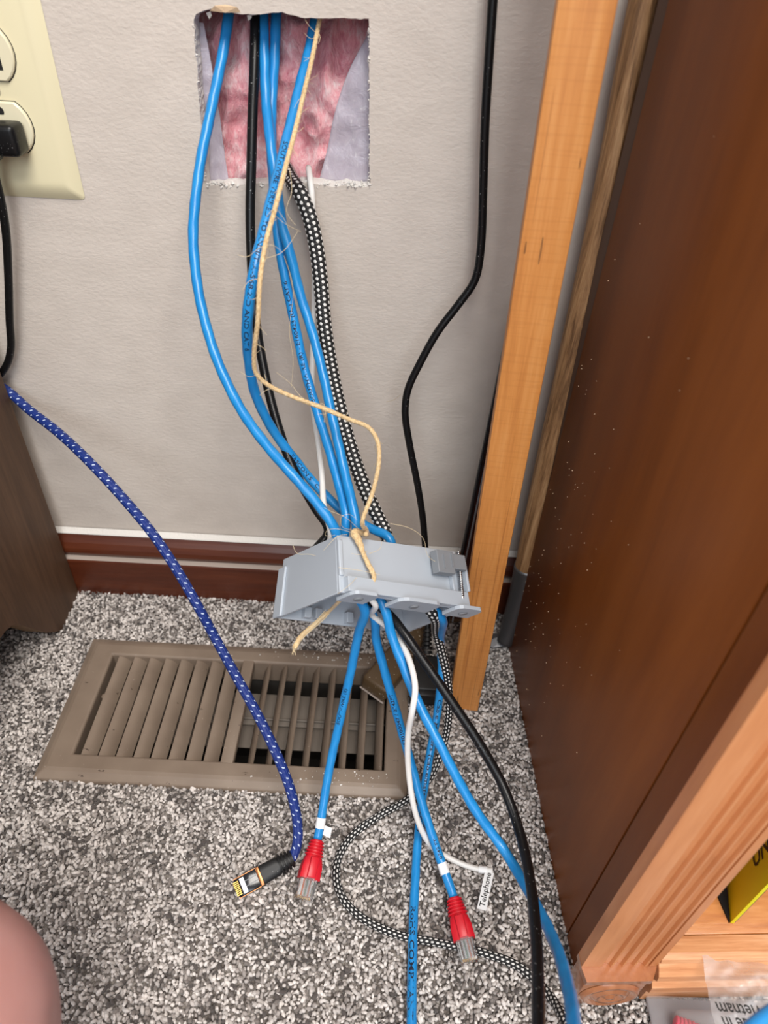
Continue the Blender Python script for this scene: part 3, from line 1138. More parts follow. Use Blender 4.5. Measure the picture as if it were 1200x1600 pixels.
tw, tu = .03, .02
hexes('shell', [(.0, .985, 0, 1, 0, tw)], 'box_grey')
hexes('shell', [(0, tu, 0, 1, tw, 1)], 'box_grey')
hexes('shell', [(.98, 1, .12, 1, tw, 1)], 'box_grey')
hexes('shell', [(tu, .98, 0.25, 1, 1 - tw, 1)], 'box_grey')
hexes('flange', [(.03, 1.0, .74, 1.0, -.07, -.001)], 'box_grey')
hexes('flange', [(-.018, -.001, .16, 1.0, .90, 1.03)], 'box_grey')
hexes('edge_rib', [(-.002, .03, 0.08, .72, -.02, .02)], 'box_grey', bev=.0008)
hexes('side_rib', [(.985, 1.005, .22, .74, -.10, .0)], 'box_grey')
hexes('side_rib', [(.885, .905, .46, .74, -.05, .0)], 'box_grey')
for u0, u1 in ((.045, .235), (.40, .73), (.87, 1.09)):
    bm = bmesh.new()
    # rounded ear with a screw hole dimple
    ring = []
    for (uu, ww, st) in ((u0, .10, 180), (u0, -.06, 180), (u1, -.06, 0), (u1, .10, 0)): ring.append((uu, ww))
    um = (u1 - u0) * .16
    outl = [(u0, .14), (u0, -.05), (u0 + um * .4, -.10), (u0 + um, -.12), (u1 - um, -.12), (u1 - um * .4, -.10), (u1, -.05), (u1, .14)]
    a = [bm.verts.new(BX(u, 1.005, w) - mbo) for u, w in outl]
    b = [bm.verts.new(BX(u, 1.065, w) - mbo) for u, w in outl]
    bm.faces.new(a)
    bm.faces.new(b[::-1])
    for i in range(len(a)): bm.faces.new((a[i], b[i], b[(i + 1) % len(a)], a[(i + 1) % len(a)]))
    ear = bm_obj('ear', bm, 'box_grey', mb)
    um = (u0 + u1) / 2
    bm = bmesh.new()
    c = BX(um, 1.075, .02) - mbo
    zz = Vector(BX(um, 1.1, .02) - BX(um, 1.0, .02)).normalized()
    bmesh.ops.create_cone(bm, cap_ends=True, segments=16, radius1=.0034, radius2=.0026, depth=.0008,
                          matrix=Matrix.Translation(c) @ zz.to_track_quat('Z', 'Y').to_matrix().to_4x4())
    bm_obj('boss', bm, 'clamp_grey', ear, True, 40)
cw = hexes('clamp_wing', [(.715, .86, .10, .50, -.15, -.05), (.86, .975, .13, .40, -.14, -.06)], 'clamp_grey', bev=.0004)
hexes('wing_rib', [(.765, .772, .18, .42, -.165, -.15)], 'clamp_grey', cw, bev=None)
hexes('wing_rib', [(.835, .842, .14, .38, -.165, -.15)], 'clamp_grey', cw, bev=None)
# clamp screw with thread rings
p0, p1 = BX(.945, .06, -.10), BX(.945, .86, -.06)
bm = bmesh.new()
ax = Vector(p1 - p0)
Q = ax.to_track_quat('Z', 'Y').to_matrix().to_4x4()
bmesh.ops.create_cone(bm, cap_ends=True, segments=12, radius1=.0011, radius2=.0011, depth=ax.length, matrix=Matrix.Translation(Vector((p0 + p1) / 2 - mbo)) @ Q)
for i in range(22):
    c = p0 + (p1 - p0) * (.03 + i / 23)
    bmesh.ops.create_cone(bm, cap_ends=True, segments=10, radius1=.0017, radius2=.0010, depth=.0008, matrix=Matrix.Translation(Vector(c - mbo)) @ Q)
bm_obj('clamp_screw', bm, 'steel', mb, True, 40)
for u in (.16, .24, .48):
    hexes('inner_rib', [(u, u + .05, .80, .97, .90, .97)], 'box_grey')

# ================================================================== CABLES
BR = .00315      # blue cable radius


def plug_rj45(parent, org, xdir, up, boot='red_boot', scale=1.0, wires=('wire_white', 'wire_orange', 'wire_white', 'wire_green')):
    """boot (ribbed neck + body) and clear plug; origin = cable entry, +x = toward the plug tip"""
    M = frame(org, xdir, up) @ Matrix.Scale(scale, 4)
    # boot: lofted neck and body
    bm = bmesh.new()
    secs = [(0, .0040, .0040, .0038), (.0105, .0056, .0050, .0035), (.0125, .0064, .0054, .0028), (.018, .0072, .0056, .0014), (.0255, .0074, .0056, .0010)]
    rings = []
    for x, a, b, rr in secs:
        ring = []
        for q in range(20):
            th = math.tau * q / 20
            cx, sx = math.cos(th), math.sin(th)
            e = 2 if rr > .003 else (4 if rr > .002 else 8)
            den = (abs(cx) ** e + abs(sx) ** e) ** (1 / e)
            ring.append(bm.verts.new(M @ Vector((x, a * cx / den, b * sx / den))))
        rings.append(ring)
    for r1, r2 in zip(rings, rings[1:]):
        for q in range(20): bm.faces.new((r1[q], r1[(q + 1) % 20], r2[(q + 1) % 20], r2[q]))
    bm.faces.new(rings[0][::-1])
    bm.faces.new(rings[-1])
    bt = bm_obj('boot', bm, boot, parent, True, 40)
    # neck ribs
    for i in range(5):
        bm = bmesh.new()
        x = .0008 + i * .0021
        t = x / .0105
        a, b = .0052 + t * .0018, .0050 + t * .0012
        ring = []
        for xx in (x, x + .0002, x + .0010, x + .0012):
            k = .92 if xx in (x, x + .0012) else 1.0
            ring.append([bm.verts.new(M @ Vector((xx, a * k * math.cos(math.tau * q / 18), b * k * math.sin(math.tau * q / 18)))) for q in range(18)])
        for r1, r2 in zip(ring, ring[1:]):
            for q in range(18): bm.faces.new((r1[q], r1[(q + 1) % 18], r2[(q + 1) % 18], r2[q]))
        bm.faces.new(ring[0][::-1])
        bm.faces.new(ring[-1])
        bm_obj('rib', bm, boot, bt, True, 50)
    # latch guard: raised spine on the top of the body
    boxobj('latch_guard', (.0115, -.0030, .0045), (.0250, .0030, .0078), boot, bt, M, .0009)
    # clear plug
    pg = boxobj('plug', (.0200, -.00575, -.0040), (.0385, .00575, .0040), 'clear_plastic', parent, M, .0004, 1)
    boxobj('latch', (.0225, -.0028, .0050), (.0372, .0028, .0061), 'clear_plastic', pg, M @ Matrix.Rotation(math.radians(-2), 4, 'Y'), .0003, 1)
    for i in range(8):
        y = -.0040 + i * .00114
        boxobj('wire', (.0258, y - .00044, -.0012), (.0360, y + .00044, -.0002), wires[i % len(wires)], pg, M)
        boxobj('contact', (.0340, y - .00022, -.0036), (.0378, y + .00022, -.0022), 'gold', pg, M)
    return bt


def wrap_label(parent, path, s0, length, r, flag=None, flag_dir=None):
    R, s, (T, N, B) = path
    i = int(np.searchsorted(s, s0))
    j = max(i + 2, int(np.searchsorted(s, s0 + length)))
    seg = 18
    V = []
    for q in range(i, j + 1):
        for k in range(seg):
            a = math.tau * k / seg
            V.append(R[q, :3] + (math.cos(a) * N[q] + math.sin(a) * B[q]) * (r + .00035))
    nn = j - i + 1
    Fc = [(a * seg + k, a * seg + (k + 1) % seg, (a + 1) * seg + (k + 1) % seg, (a + 1) * seg + k) for a in range(nn - 1) for k in range(seg)]
    o = mesh_obj('label_wrap', V, Fc, 'label_white', parent, True)
    return o


def cable(label, pts, r=BR, mat='blue_jacket', cat='cable', name='ethernet_cable', lump=.05, group=None, **kw):
    t = thing(name, label, cat, group)
    o, R, s, fr_ = tube('jacket', pts, r, mat, t, lump=lump, **kw)
    return t, (R, s, fr_)


def s_at(path, px, py):
    """arc length where the path passes nearest a picture position (for the printed lettering)"""
    R, s, _ = path
    d = (R[:, :3] - CAM) @ RW
    uv = np.stack([600 + F * d[:, 0] / d[:, 2], 800 + F * d[:, 1] / d[:, 2]], 1)
    return s[int(np.argmin(np.linalg.norm(uv - np.array([px, py]), axis=1)))]


# --- blue cable bowing out furthest to the left
pts = [Y(366, -60, .040), Y(359, 10, .026), Y(352, 60, .016), Y(342, 115, .004), Y(328, 180, -.012), Y(314, 250, -.028), Y(305, 315, -.042), Y(302, 380, -.055), Y(311, 460, -.072),
       Y(333, 545, -.092), Y(368, 625, -.113), Y(410, 688, -.132), Y(457, 742, -.148), Y(500, 792, -.158), Y(524, 828, -.165), BX(.13, .25, .28), BX(.25, .7, .34), BX(.36, 1.0, .36),
       Z(561, 985, .158), Z(549, 1045, .122), Z(530, 1130, .080), Z(512, 1215, .046), Z(502, 1280, .0255), Z(496, 1312, .0185)]
t, pa = cable('blue network cable bowing furthest left, ending in a red boot beside the register', pts, group='blue network cables')
tip = Z(470, 1424, .0075)
plug_rj45(t, Z(496, 1313, .0185), tip - Z(496, 1313, .0185), (.35, -.15, 1.0))
lw = wrap_label(t, pa, s_at(pa, 503, 1279), .0062, BR)
c = Z(508, 1290, .024)
fl = [c, c + np.array([.0050, -.0012, -.001]), c + np.array([.0042, -.0070, -.004]), c + np.array([-.0012, -.0052, -.003])]
o = mesh_obj('label_flag', fl + [p + np.array([0, .0002, -.0002]) for p in fl], [(0, 1, 2, 3), (7, 6, 5, 4), (0, 4, 5, 1), (1, 5, 6, 2), (2, 6, 7, 3), (3, 7, 4, 0)], 'label_white', lw)
cable_text(t, pa, 'SOUTHWIRE (R)', s_at(pa, 531, 1130), .0030, BR, .25, True)

# --- two blue cables side by side in the middle
pts = [Y(410, -60, .040), Y(411, 10, .028), Y(413, 90, .014), Y(416, 160, .002), Y(423, 225, -.018), Y(432, 290, -.030), Y(441, 350, -.038), Y(453, 395, -.045), Y(468, 455, -.052), Y(496, 548, -.072),
       Y(520, 655, -.102), Y(538, 735, -.125), Y(552, 795, -.146), Y(557, 822, -.154), BX(.30, .2, .30), BX(.40, .65, .30), BX(.475, 1.0, .28), Z(611, 990, .168), Z(628, 1035, .155), Z(650, 1090, .142),
       Z(688, 1165, .128), Z(738, 1258, .102), Z(790, 1332, .085), Z(830, 1400, .095), Z(862, 1462, .120), Z(886, 1535, .155), Z(897, 1605, .185), Z(899, 1700, .205)]
t, pa = cable('blue network cable exiting frame beside the bookcase after sweeping right', pts, group='blue network cables')

pts = [Y(434, -60, .040), Y(432, 10, .030), Y(429, 90, .018), Y(425, 160, .008), Y(424, 225, -.010), Y(428, 290, -.024), Y(432, 345, -.032), Y(439, 400, -.040), Y(455, 480, -.052), Y(476, 576, -.070), Y(491, 628, -.084),
       Y(517, 712, -.112), Y(534, 775, -.134), Y(541, 808, -.146), BX(.20, .1, .35), BX(.35, .6, .50), BX(.52, 1.0, .55), Z(588, 1000, .142), Z(600, 1045, .122), Z(618, 1108, .095), Z(640, 1185, .066), Z(664, 1270, .040),
       Z(690, 1348, .022), Z(709, 1402, .0155)]
t, pa = cable('blue network cable ending in a red boot nearest the telephone tag', pts, group='blue network cables')
tip = Z(739, 1522, .010)
plug_rj45(t, Z(709, 1403, .0155), tip - Z(709, 1403, .0155), (-.15, -.1, 1.0), wires=('wire_white', 'wire_brown', 'wire_white', 'wire_green', 'wire_white', 'wire_orange'))
lw = wrap_label(t, pa, s_at(pa, 692, 1350), .0068, BR)
cable_text(t, pa, 'SOUTHWIRE (R) - E160423 (UL) CAT 6', s_at(pa, 490, 632), .0034, BR, .1, True)
cable_text(t, pa, 'E204520100047 / 0742FT', s_at(pa, 640, 1182), .0034, BR, .1, True)
cable_text(t, pa, '0742 FT', s_at(pa, 690, 1342), .0030, BR, -.35, True)

# --- blue cable crossing from the right, with the printed standard
pts = [Y(500, -50, .036), Y(494, 20, .026), Y(484, 75, .012), Y(470, 130, -.008), Y(453, 200, -.036), Y(436, 268, -.062), Y(416, 345, -.088), Y(398, 420, -.108), Y(387, 490, -.116), Y(388, 555, -.112), Y(400, 618, -.104),
       Y(424, 668, -.102), Y(459, 716, -.106), Y(497, 762, -.114), Y(540, 802, -.122), Y(580, 826, -.130), Y(610, 842, -.138), BX(.60, .30, .34), BX(.80, .7, .33), BX(.925, 1.0, .27), Z(688, 1000, .110), Z(690, 1050, .082),
       Z(683, 1115, .050), Z(668, 1200, .026), Z(656, 1280, .014), Z(649, 1370, .008), Z(645, 1470, .007), Z(643, 1610, .008), Z(642, 1760, .008)]
t, pa = cable('blue network cable with printed lettering running straight down the carpet', pts, group='blue network cables')
cable_text(t, pa, 'SOUTHWIRE VERIFIED TO ANSI/TIA-568.2-D AND CAT 6', s_at(pa, 446, 225), .0036, BR, -.15)
cable_text(t, pa, 'FASCON S   CM', s_at(pa, 452, 708), .0034, BR, -.2)
cable_text(t, pa, 'Cable Matters (cablematters.com)', s_at(pa, 686, 1092), .0042, BR, -.1, stretch=1.75)
cable_text(t, pa, 'RoHS COMPLIANT ETHERNET', s_at(pa, 646, 1420), .0046, BR, .25, stretch=1.75)

# --- black coaxial cable
pts = [Y(399, -60, .040), Y(399, 10, .026), Y(398, 90, .012), Y(395, 170, .000), Y(393, 250, -.012), Y(391, 330, -.022), Y(393, 410, -.034), Y(401, 510, -.054), Y(415, 590, -.074), Y(434, 665, -.094), Y(458, 732, -.112),
       Y(492, 793, -.128), Y(514, 830, -.138), BX(.07, .10, .60), BX(.30, .55, .55), BX(.54, 1.0, .38), Z(632, 990, .170), Z(660, 1030, .160), Z(700, 1088, .146), Z(748, 1160, .128), Z(786, 1228, .112), Z(812, 1300, .105),
       Z(829, 1380, .115), Z(838, 1470, .135), Z(841, 1560, .155), Z(841, 1660, .175)]
t = thing('coaxial_cable', 'thick black coaxial cable curving from the box past the bookcase', 'cable')
tube('jacket', pts, .0031, 'black_rubber', t)

# --- thin white telephone wire with its tag
pts = [Y(482, 262, .012), Y(484, 276, .002), Y(487, 300, -.006), Y(491, 400, -.014), Y(491, 480, -.024), Y(488, 560, -.040), Y(488, 625, -.054), Y(497, 690, -.080), Y(503, 740, -.106), Y(506, 790, -.130), Y(517, 838, -.150),
       BX(.06, .25, .35), BX(.22, .7, .22), BX(.34, 1.0, .17), Z(582, 962, .168), Z(606, 980, .160), Z(628, 1006, .160), Z(643, 1042, .160), Z(649, 1076, .156), Z(645, 1106, .148), Z(638, 1145, .122), Z(638, 1200, .088), Z(647, 1262, .056), Z(661, 1302, .032), Z(676, 1324, .016),
       Z(690, 1334, .009), Z(722, 1350, .006), Z(748, 1358, .006), Z(770, 1360, .007)]
t = thing('telephone_wire', 'thin white telephone wire with a white printed tag', 'cable')
o, R, s, fr_ = tube('jacket', pts, .0020, 'white_jacket', t, step=.002)
pa = (R, s, fr_)
wrap_label(t, pa, s_at(pa, 750, 1358), .0045, .0022)
a0, a1 = Z(759, 1362, .0065), Z(747, 1421, .0050)
wd = Z(774, 1366, .0065) - a0
wd = wd * .92
fl = [a0 - wd * .1, a0 + wd * .9, a1 + wd * .85, a1 - wd * .15]
mesh_obj('tag_flag', [p + np.array([0, 0, .0012]) for p in fl] + [p + np.array([0, 0, .0010]) for p in fl],
         [(0, 1, 2, 3), (7, 6, 5, 4), (0, 4, 5, 1), (1, 5, 6, 2), (2, 6, 7, 3), (3, 7, 4, 0)], 'label_white', t)
flat_text('printed_lettering', t, 'Telephone', a1 + wd * .62 + (a0 - a1) * .07 + np.array([0, 0, .00135]), a0 - a1, -wd, .0054, 'label_ink')

# --- black and white braided cable
pts = [np.append(p, q) for p, q in (
    (Y(445, 262, .020), 1.0), (Y(455, 281, .004), 1.0), (Y(468, 300, -.010), 1.0), (Y(484, 340, -.018), 1.0), (Y(494, 385, -.024), 1.0), (Y(501, 440, -.032), 1.0), (Y(507, 510, -.044), 1.0), (Y(519, 585, -.058), 1.0), (Y(535, 655, -.076), 1.0),
    (Y(554, 720, -.096), 1.0), (Y(577, 780, -.116), .98), (Y(600, 828, -.130), .92), (BX(.58, .3, .22), .85), (BX(.75, .7, .26), .8), (BX(.872, 1.0, .28), .78), (Z(683, 992, .118), .72), (Z(697, 1050, .084), .66),
    (Z(702, 1105, .052), .62), (Z(694, 1160, .024), .60), (Z(672, 1215, .011), .58), (Z(640, 1247, .009), .58), (Z(590, 1276, .007), .58), (Z(548, 1308, .006), .58), (Z(526, 1350, .006), .58), (Z(531, 1395, .006), .58), (Z(560, 1430, .006), .58),
    (Z(620, 1460, .006), .58), (Z(690, 1474, .006), .58), (Z(760, 1490, .006), .58), (Z(815, 1513, .006), .62), (Z(855, 1552, .012), .72), (Z(885, 1600, .03), .82), (Z(900, 1680, .05), .88))]
t = thing('braided_cable', 'black and white braided cable looping across the carpet', 'cable')
tube('sleeve', pts, .0045, 'braid_black_white', t, flat=(.0050, .0040), seg=18, step=.002)

# --- royal blue braided cable with black connector
pts = [Y(-60, 575, -.0085), Y(5, 606, -.0095), Y(45, 640, -.022), Y(90, 675, -.042), Y(140, 722, -.070), Y(192, 778, -.090), Y(240, 836, -.112), Y(278, 893, -.130), Y(308, 945, -.146), Z(338, 1000, .112), Z(372, 1062, .098), Z(403, 1118, .082),
       Z(432, 1178, .064), Z(454, 1235, .044), Z(465, 1290, .026), Z(463, 1325, .017), Z(451, 1347, .013), Z(436, 1357, .011)]
t = thing('braided_network_cable', 'royal blue braided network cable with white flecks and black connector', 'cable')
tube('sleeve', pts, .0036, 'braid_blue', t, seg=18, step=.002)
c0, c1 = Z(458, 1340, .0145), Z(370, 1389, .0065)
M = frame(c0, c1 - c0, (.1, -.45, 1))
bm = bmesh.new()
secs = [(0, .0044, .0044, 2), (.010, .0054, .0050, 2.5), (.012, .0062, .0050, 4), (.0235, .0064, .0050, 8)]
rings = []
for x, a, b, e in secs:
    ring = []
    for q in range(20):
        th = math.tau * q / 20
        cx, sx = math.cos(th), math.sin(th)
        den = (abs(cx) ** e + abs(sx) ** e) ** (1 / e)
        ring.append(bm.verts.new(M @ Vector((x, a * cx / den, b * sx / den))))
    rings.append(ring)
for r1, r2 in zip(rings, rings[1:]):
    for q in range(20): bm.faces.new((r1[q], r1[(q + 1) % 20], r2[(q + 1) % 20], r2[q]))
bm.faces.new(rings[0][::-1])
bm.faces.new(rings[-1])
bt = bm_obj('boot', bm, 'black_matte', t, True, 40)
for i in range(4):
    bm = bmesh.new()
    x = .0006 + i * .0026
    bmesh.ops.create_cone(bm, cap_ends=True, segments=18, radius1=.0058 + i * .0003, radius2=.0062 + i * .0003, depth=.0014,
                          matrix=M @ Matrix.Translation((x + .0008, 0, 0)) @ Matrix.Rotation(math.pi / 2, 4, 'Y'))
    bm_obj('rib', bm, 'black_matte', bt, True, 40)
boxobj('band', (.0236, -.0063, -.0048), (.0262, .0063, .0048), 'copper_band', t, M, .0004)
hd = boxobj('plug_shell', (.0262, -.0059, -.0042), (.0425, .0059, .0030), 'black_gloss', t, M, .0004)
boxobj('side_plate', (.0262, .0060, -.0042), (.0425, .0064, .0040), 'copper_band', hd, M)
boxobj('side_plate', (.0262, -.0064, -.0042), (.0425, -.0060, .0040), 'copper_band', hd, M)
boxobj('window', (.0355, -.0050, .0028), (.0385, .0050, .0034), 'steel', hd, M)
for i in range(8):
    y = -.0042 + i * .0012
    boxobj('contact', (.0396, y - .0003, .0024), (.0432, y + .0003, .0040), 'gold', hd, M)
for y in (-.0020, .0014):
    boxobj('ridge', (.0268, y - .0002, .0030), (.0350, y + .0002, .0036), 'clamp_grey', hd, M)

# --- black cord on the right of the opening, down to its plug on the floor
pts = [Y(776, -90, -.016) + np.array([.004, .002, .55]), Y(776, -90, -.016) + np.array([.002, .001, .2]), Y(776, -90, -.016), Y(770, 0, -.018), Y(764, 90, -.020), Y(758, 190, -.022), Y(755, 290, -.024), Y(751, 390, -.027), Y(742, 438, -.029), Y(716, 476, -.032), Y(684, 518, -.036), Y(656, 568, -.040), Y(637, 610, -.043), Y(633, 645, -.046),
       Y(640, 695, -.050), Y(651, 750, -.054), Y(660, 805, -.056), Y(664, 850, -.058), Y(667, 905, -.064), Z(668, 950, .052), Z(668, 985, .034), Z(667, 1010, .023)]
t = thing('adapter_cord', 'black cord hanging right of the opening to a plug on the carpet', 'power cord')
tube('cord', pts, .0027, 'black_rubber', t)
q0, q1 = Z(668, 985, .034), Z(666, 1032, .018)
M = frame(q0, q1 - q0, (0, -.4, 1))
L = np.linalg.norm(q1 - q0)
sr = None
for i in range(7):
    bm = bmesh.new()
    x = L * (i + .1) / 7
    r_ = .0036 + .0016 * i / 6
    bmesh.ops.create_cone(bm, cap_ends=True, segments=16, radius1=r_, radius2=r_ + .0002, depth=L / 7 * .72, matrix=M @ Matrix.Translation((x, 0, 0)) @ Matrix.Rotation(math.pi / 2, 4, 'Y'))
    bm_obj('strain_relief', bm, 'black_matte', t, True, 40)
M = frame(q1, Z(664, 1102, .012) - q1, (0, 0, 1))
boxobj('plug_body', (-.001, -.0120, -.0085), (.0330, .0120, .0085), 'black_matte', t, M, .0022, 3)
boxobj('plug_rim', (.0325, -.0135, -.0095), (.0385, .0135, .0085), 'black_matte', t, M, .0012, 2)

# --- brown extension cord head lying over the register corner
t = thing('extension_socket', 'brown extension cord socket lying on the corner of the register', 'extension cord')
q0, q1 = Z(583, 1077, .0160), Z(662, 985, .0160)
M = frame(q0, q1 - q0, (0.1, -.1, 1))
Lb = np.linalg.norm(q1 - q0)
bm = bmesh.new()
bx(bm, (0, -.0125, -.0095), (Lb * .62, .0125, .0085), M, .0028, 3)
body = bm_obj('socket_body', bm, 'brown_plastic', t, True, 40)
boxobj('socket_neck', (Lb * .60, -.0085, -.0075), (Lb * .95, .0085, .0060), 'brown_plastic', t, M, .0026, 3)
boxobj('face_lip', (-.0010, -.0126, -.0096), (.0006, .0126, -.0088), 'dust', t, M, .0004)
tube('cord', [M @ Vector((Lb * .9, 0, -.001)), M @ Vector((Lb * 1.15, 0, -.004)), Vector((.085, -.035, .012)), Vector((.108, -.03, .010))], .0032, 'brown_plastic', t)

# ================================================================== TWINE
tw_ = thing('jute_twine', 'frayed natural jute twine tied around the cables and the grey box', 'twine')
pts = [Y(504, 10, .020), Y(498, 38, .008), Y(489, 85, -.004), Y(475, 145, -.026), Y(461, 205, -.052), Y(446, 262, -.076), Y(430, 325, -.096), Y(414, 385, -.112), Y(406, 440, -.124), Y(403, 500, -.128), Y(397, 555, -.126), Y(400, 583, -.124),
       Y(418, 601, -.122), Y(455, 619, -.120), Y(500, 636, -.122), Y(545, 655, -.126), Y(576, 668, -.132), Y(590, 690, -.140), Y(592, 722, -.148), Y(582, 770, -.158), Y(566, 815, -.168), BX(.20, -.12, -.06), BX(.14, .02, -.16)]
o, R, s, fr_ = tube('strand', pts, .00135, 'twine', tw_, lobes=3, twist=620, seg=18, step=.0009)
o2, R2_, s2_, f2_ = tube('strand', [np.append(p, q) for p, q in ((BX(.24, -.10, .02), .9), (BX(.09, -.03, -.08), 1.45), (BX(.12, .10, -.08), 1.35), (BX(.155, .32, -.07), .85), (BX(.19, .52, -.07), .95), (BX(.215, .68, -.08), .9), (BX(.225, .78, -.05), .8))],
                         .0017, 'twine', tw_, lobes=3, twist=420, seg=18, step=.0009)
o3, R3b, s3_, f3_ = tube('loose_end', [np.append(p, q) for p, q in ((BX(.10, .9, .05), .9), (BX(.075, 1.02, .12), .9), (Z(512, 957, .176), 1.0), (Z(488, 978, .168), 1.15), (Z(469, 996, .162), 1.4), (Z(460, 1013, .158), 1.5))],
                         .0012, 'twine', tw_, lobes=3, twist=420, seg=18, step=.0009)


def hair(name, lst, mat, parent, r=.00016):
    V, Fc = [], []
    for pts_ in lst:
        R, s = spline(pts_, .0016)
        T, N, B = frames(R, (.2, -.7, .6))
        b = len(V)
        for i in range(len(R)):
            k = r * (1 - .5 * i / len(R))
            for q in range(4):
                a = math.tau * q / 4
                V.append(R[i] + (math.cos(a) * N[i] + math.sin(a) * B[i]) * k)
        for i in range(len(R) - 1):
            for q in range(4):
                Fc.append((b + i * 4 + q, b + i * 4 + (q + 1) % 4, b + (i + 1) * 4 + (q + 1) % 4, b + (i + 1) * 4 + q))
    return mesh_obj(name, V, Fc, mat, parent, True)


fl = []
for k in range(70):                       # short fuzz along the long strand
    i = random.randrange(10, len(R) - 10)
    p = R[i, :3]
    d = rng.normal(0, 1, 3)
    d /= np.linalg.norm(d)
    L = abs(random.gauss(.004, .004)) + .002
    fl.append([p, p + d * L * .5 + rng.normal(0, .0010, 3), p + d * L + rng.normal(0, .0018, 3)])
# long stray fibres seen against the wall
fl += [[Y(452, 262, -.075), Y(456, 300, -.080), Y(447, 330, -.085), Y(462, 352, -.088)],
       [Y(428, 335, -.096), Y(446, 350, -.092), Y(470, 362, -.088)],
       [Y(372, 398, -.112), Y(386, 402, -.114), Y(404, 388, -.116), Y(425, 382, -.114), Y(440, 393, -.112)],
       [Y(410, 405, -.112), Y(440, 395, -.108), Y(460, 370, -.100), Y(466, 360, -.098)],
       [Y(438, 300, -.082), Y(430, 320, -.086), Y(446, 345, -.088), Y(452, 362, -.088)],
       [Y(444, 400, -.09), Y(458, 450, -.086), Y(452, 520, -.090), Y(458, 560, -.094), Y(455, 605, -.1)],
       [Y(500, 636, -.122), Y(470, 620, -.118), Y(455, 600, -.116), Y(432, 582, -.118)],
       [Y(545, 655, -.126), Y(520, 640, -.118), Y(490, 628, -.116)],
       [Y(590, 690, -.140), Y(585, 700, -.134), Y(590, 712, -.134), Y(582, 735, -.134)]]
fl += [[BX(.16, -.1, -.05), Y(536, 806, -.170), Y(520, 800, -.168), Y(506, 793, -.166)],
       [BX(.10, -.1, -.05), Y(534, 822, -.176), Y(532, 808, -.176), Y(545, 803, -.172), Y(558, 812, -.170)],
       [BX(.10, 0, -.1), Y(526, 826, -.176), Y(512, 828, -.174), Y(508, 838, -.172), Y(524, 836, -.172)],
       [BX(.05, 0, -.05), BX(-.02, .05, -.05), BX(-.06, .25, .1)],
       [BX(.16, .35, -.14), BX(.24, .25, -.16), BX(.27, .10, -.14)],
       [BX(.15, .3, -.13), BX(.10, .4, -.15), BX(.04, .38, -.12)],
       [BX(-.03, .62, -.06), BX(.10, .66, -.12), BX(.24, .70, -.14)],
       [BX(.06, .80, -.12), BX(.0, .95, -.14), BX(-.06, 1.1, -.08)],
       [Y(610, 818, -.15), Y(640, 825, -.15), Y(662, 842, -.15), Y(668, 868, -.155), Y(690, 882, -.155), Y(710, 884, -.15)],
       [Y(458, 852, -.16), Y(463, 865, -.162), Y(485, 866, -.165), Y(505, 873, -.168)],
       [Y(604, 628, -.03), Y(615, 625, -.04), Y(628, 615, -.05)]]
for k in range(16):
    a_ = R3b[-1, :3] + rng.normal(0, .0008, 3)
    b_ = R3b[int(len(R3b) * .6), :3] + rng.normal(0, .0012, 3)
    e_ = Z(458 + random.uniform(-3, 5), 1018 + random.uniform(-4, 6), .156)
    fl.append([b_, a_, e_])
o = hair('frayed_fibres', fl, 'fibre', tw_)
o['kind'] = 'stuff'

# ================================================================== BOOK, PACKAGE, BAG, NEAR CABLE
hsw = hs - .004
y0 = at_z(1140, 1443, hsw)
yb = at_z(1134, 1372, hsw) - y0
yb = yb / np.linalg.norm(yb)
bkk = thing('yellow_folder', 'bright yellow folder with black lettering standing on the bottom shelf', 'folder')
nrm = np.cross(yb, np.array([0, 0, 1.]))
if nrm[0] > 0: nrm = -nrm
M = Matrix((Vector(yb), Vector(-nrm), Vector((0, 0, 1)))).transposed().to_4x4()
M.translation = Vector(y0 + np.array([0, 0, .0008]))
boxobj('cover', (0, 0, 0), (.17, .002, .24), 'book_yellow', bkk, M, .0003)
boxobj('back_cover', (.001, .0022, 0), (.17, .0032, .24), 'black_gloss', bkk, M, .0003)
t0 = at_z(1182, 1360, hsw)


def on_book(px, py):
    d = ray(px, py)
    nn = np.array(nrm)
    k = ((y0 - CAM) @ nn) / (d @ nn)
    return CAM + d * k + nn * .0003


flat_text('printed_lettering', bkk, 'UND', on_book(1178, 1358), (0, 0, 1), yb, .0170, 'label_ink')
flat_text('printed_lettering', bkk, '\u00a9 TO', on_book(1168, 1338), (0, 0, 1), yb, .0170, 'label_ink')
sh = thing('black_wedge', 'flat black wedge on the shelf beside the yellow folder', 'sheet')  # flat black wedge filling the dark gap between folder and post
fo = [y0 + np.array([-.0005, 0, 0]), y0 + yb * .12 + np.array([-.001, 0, 0]), y0 + yb * .12 + np.array([-.030, 0, 0]), y0 + yb * .030 + np.array([-.012, 0, 0])]
fo = [np.array([p[0], p[1], hsw + .0002]) for p in fo]
mesh_obj('thin_wedge', fo + [p + np.array([0, 0, .0018]) for p in fo], [(3, 2, 1, 0), (4, 5, 6, 7), (0, 1, 5, 4), (1, 2, 6, 5), (2, 3, 7, 6), (3, 0, 4, 7)], 'black_gap', sh)

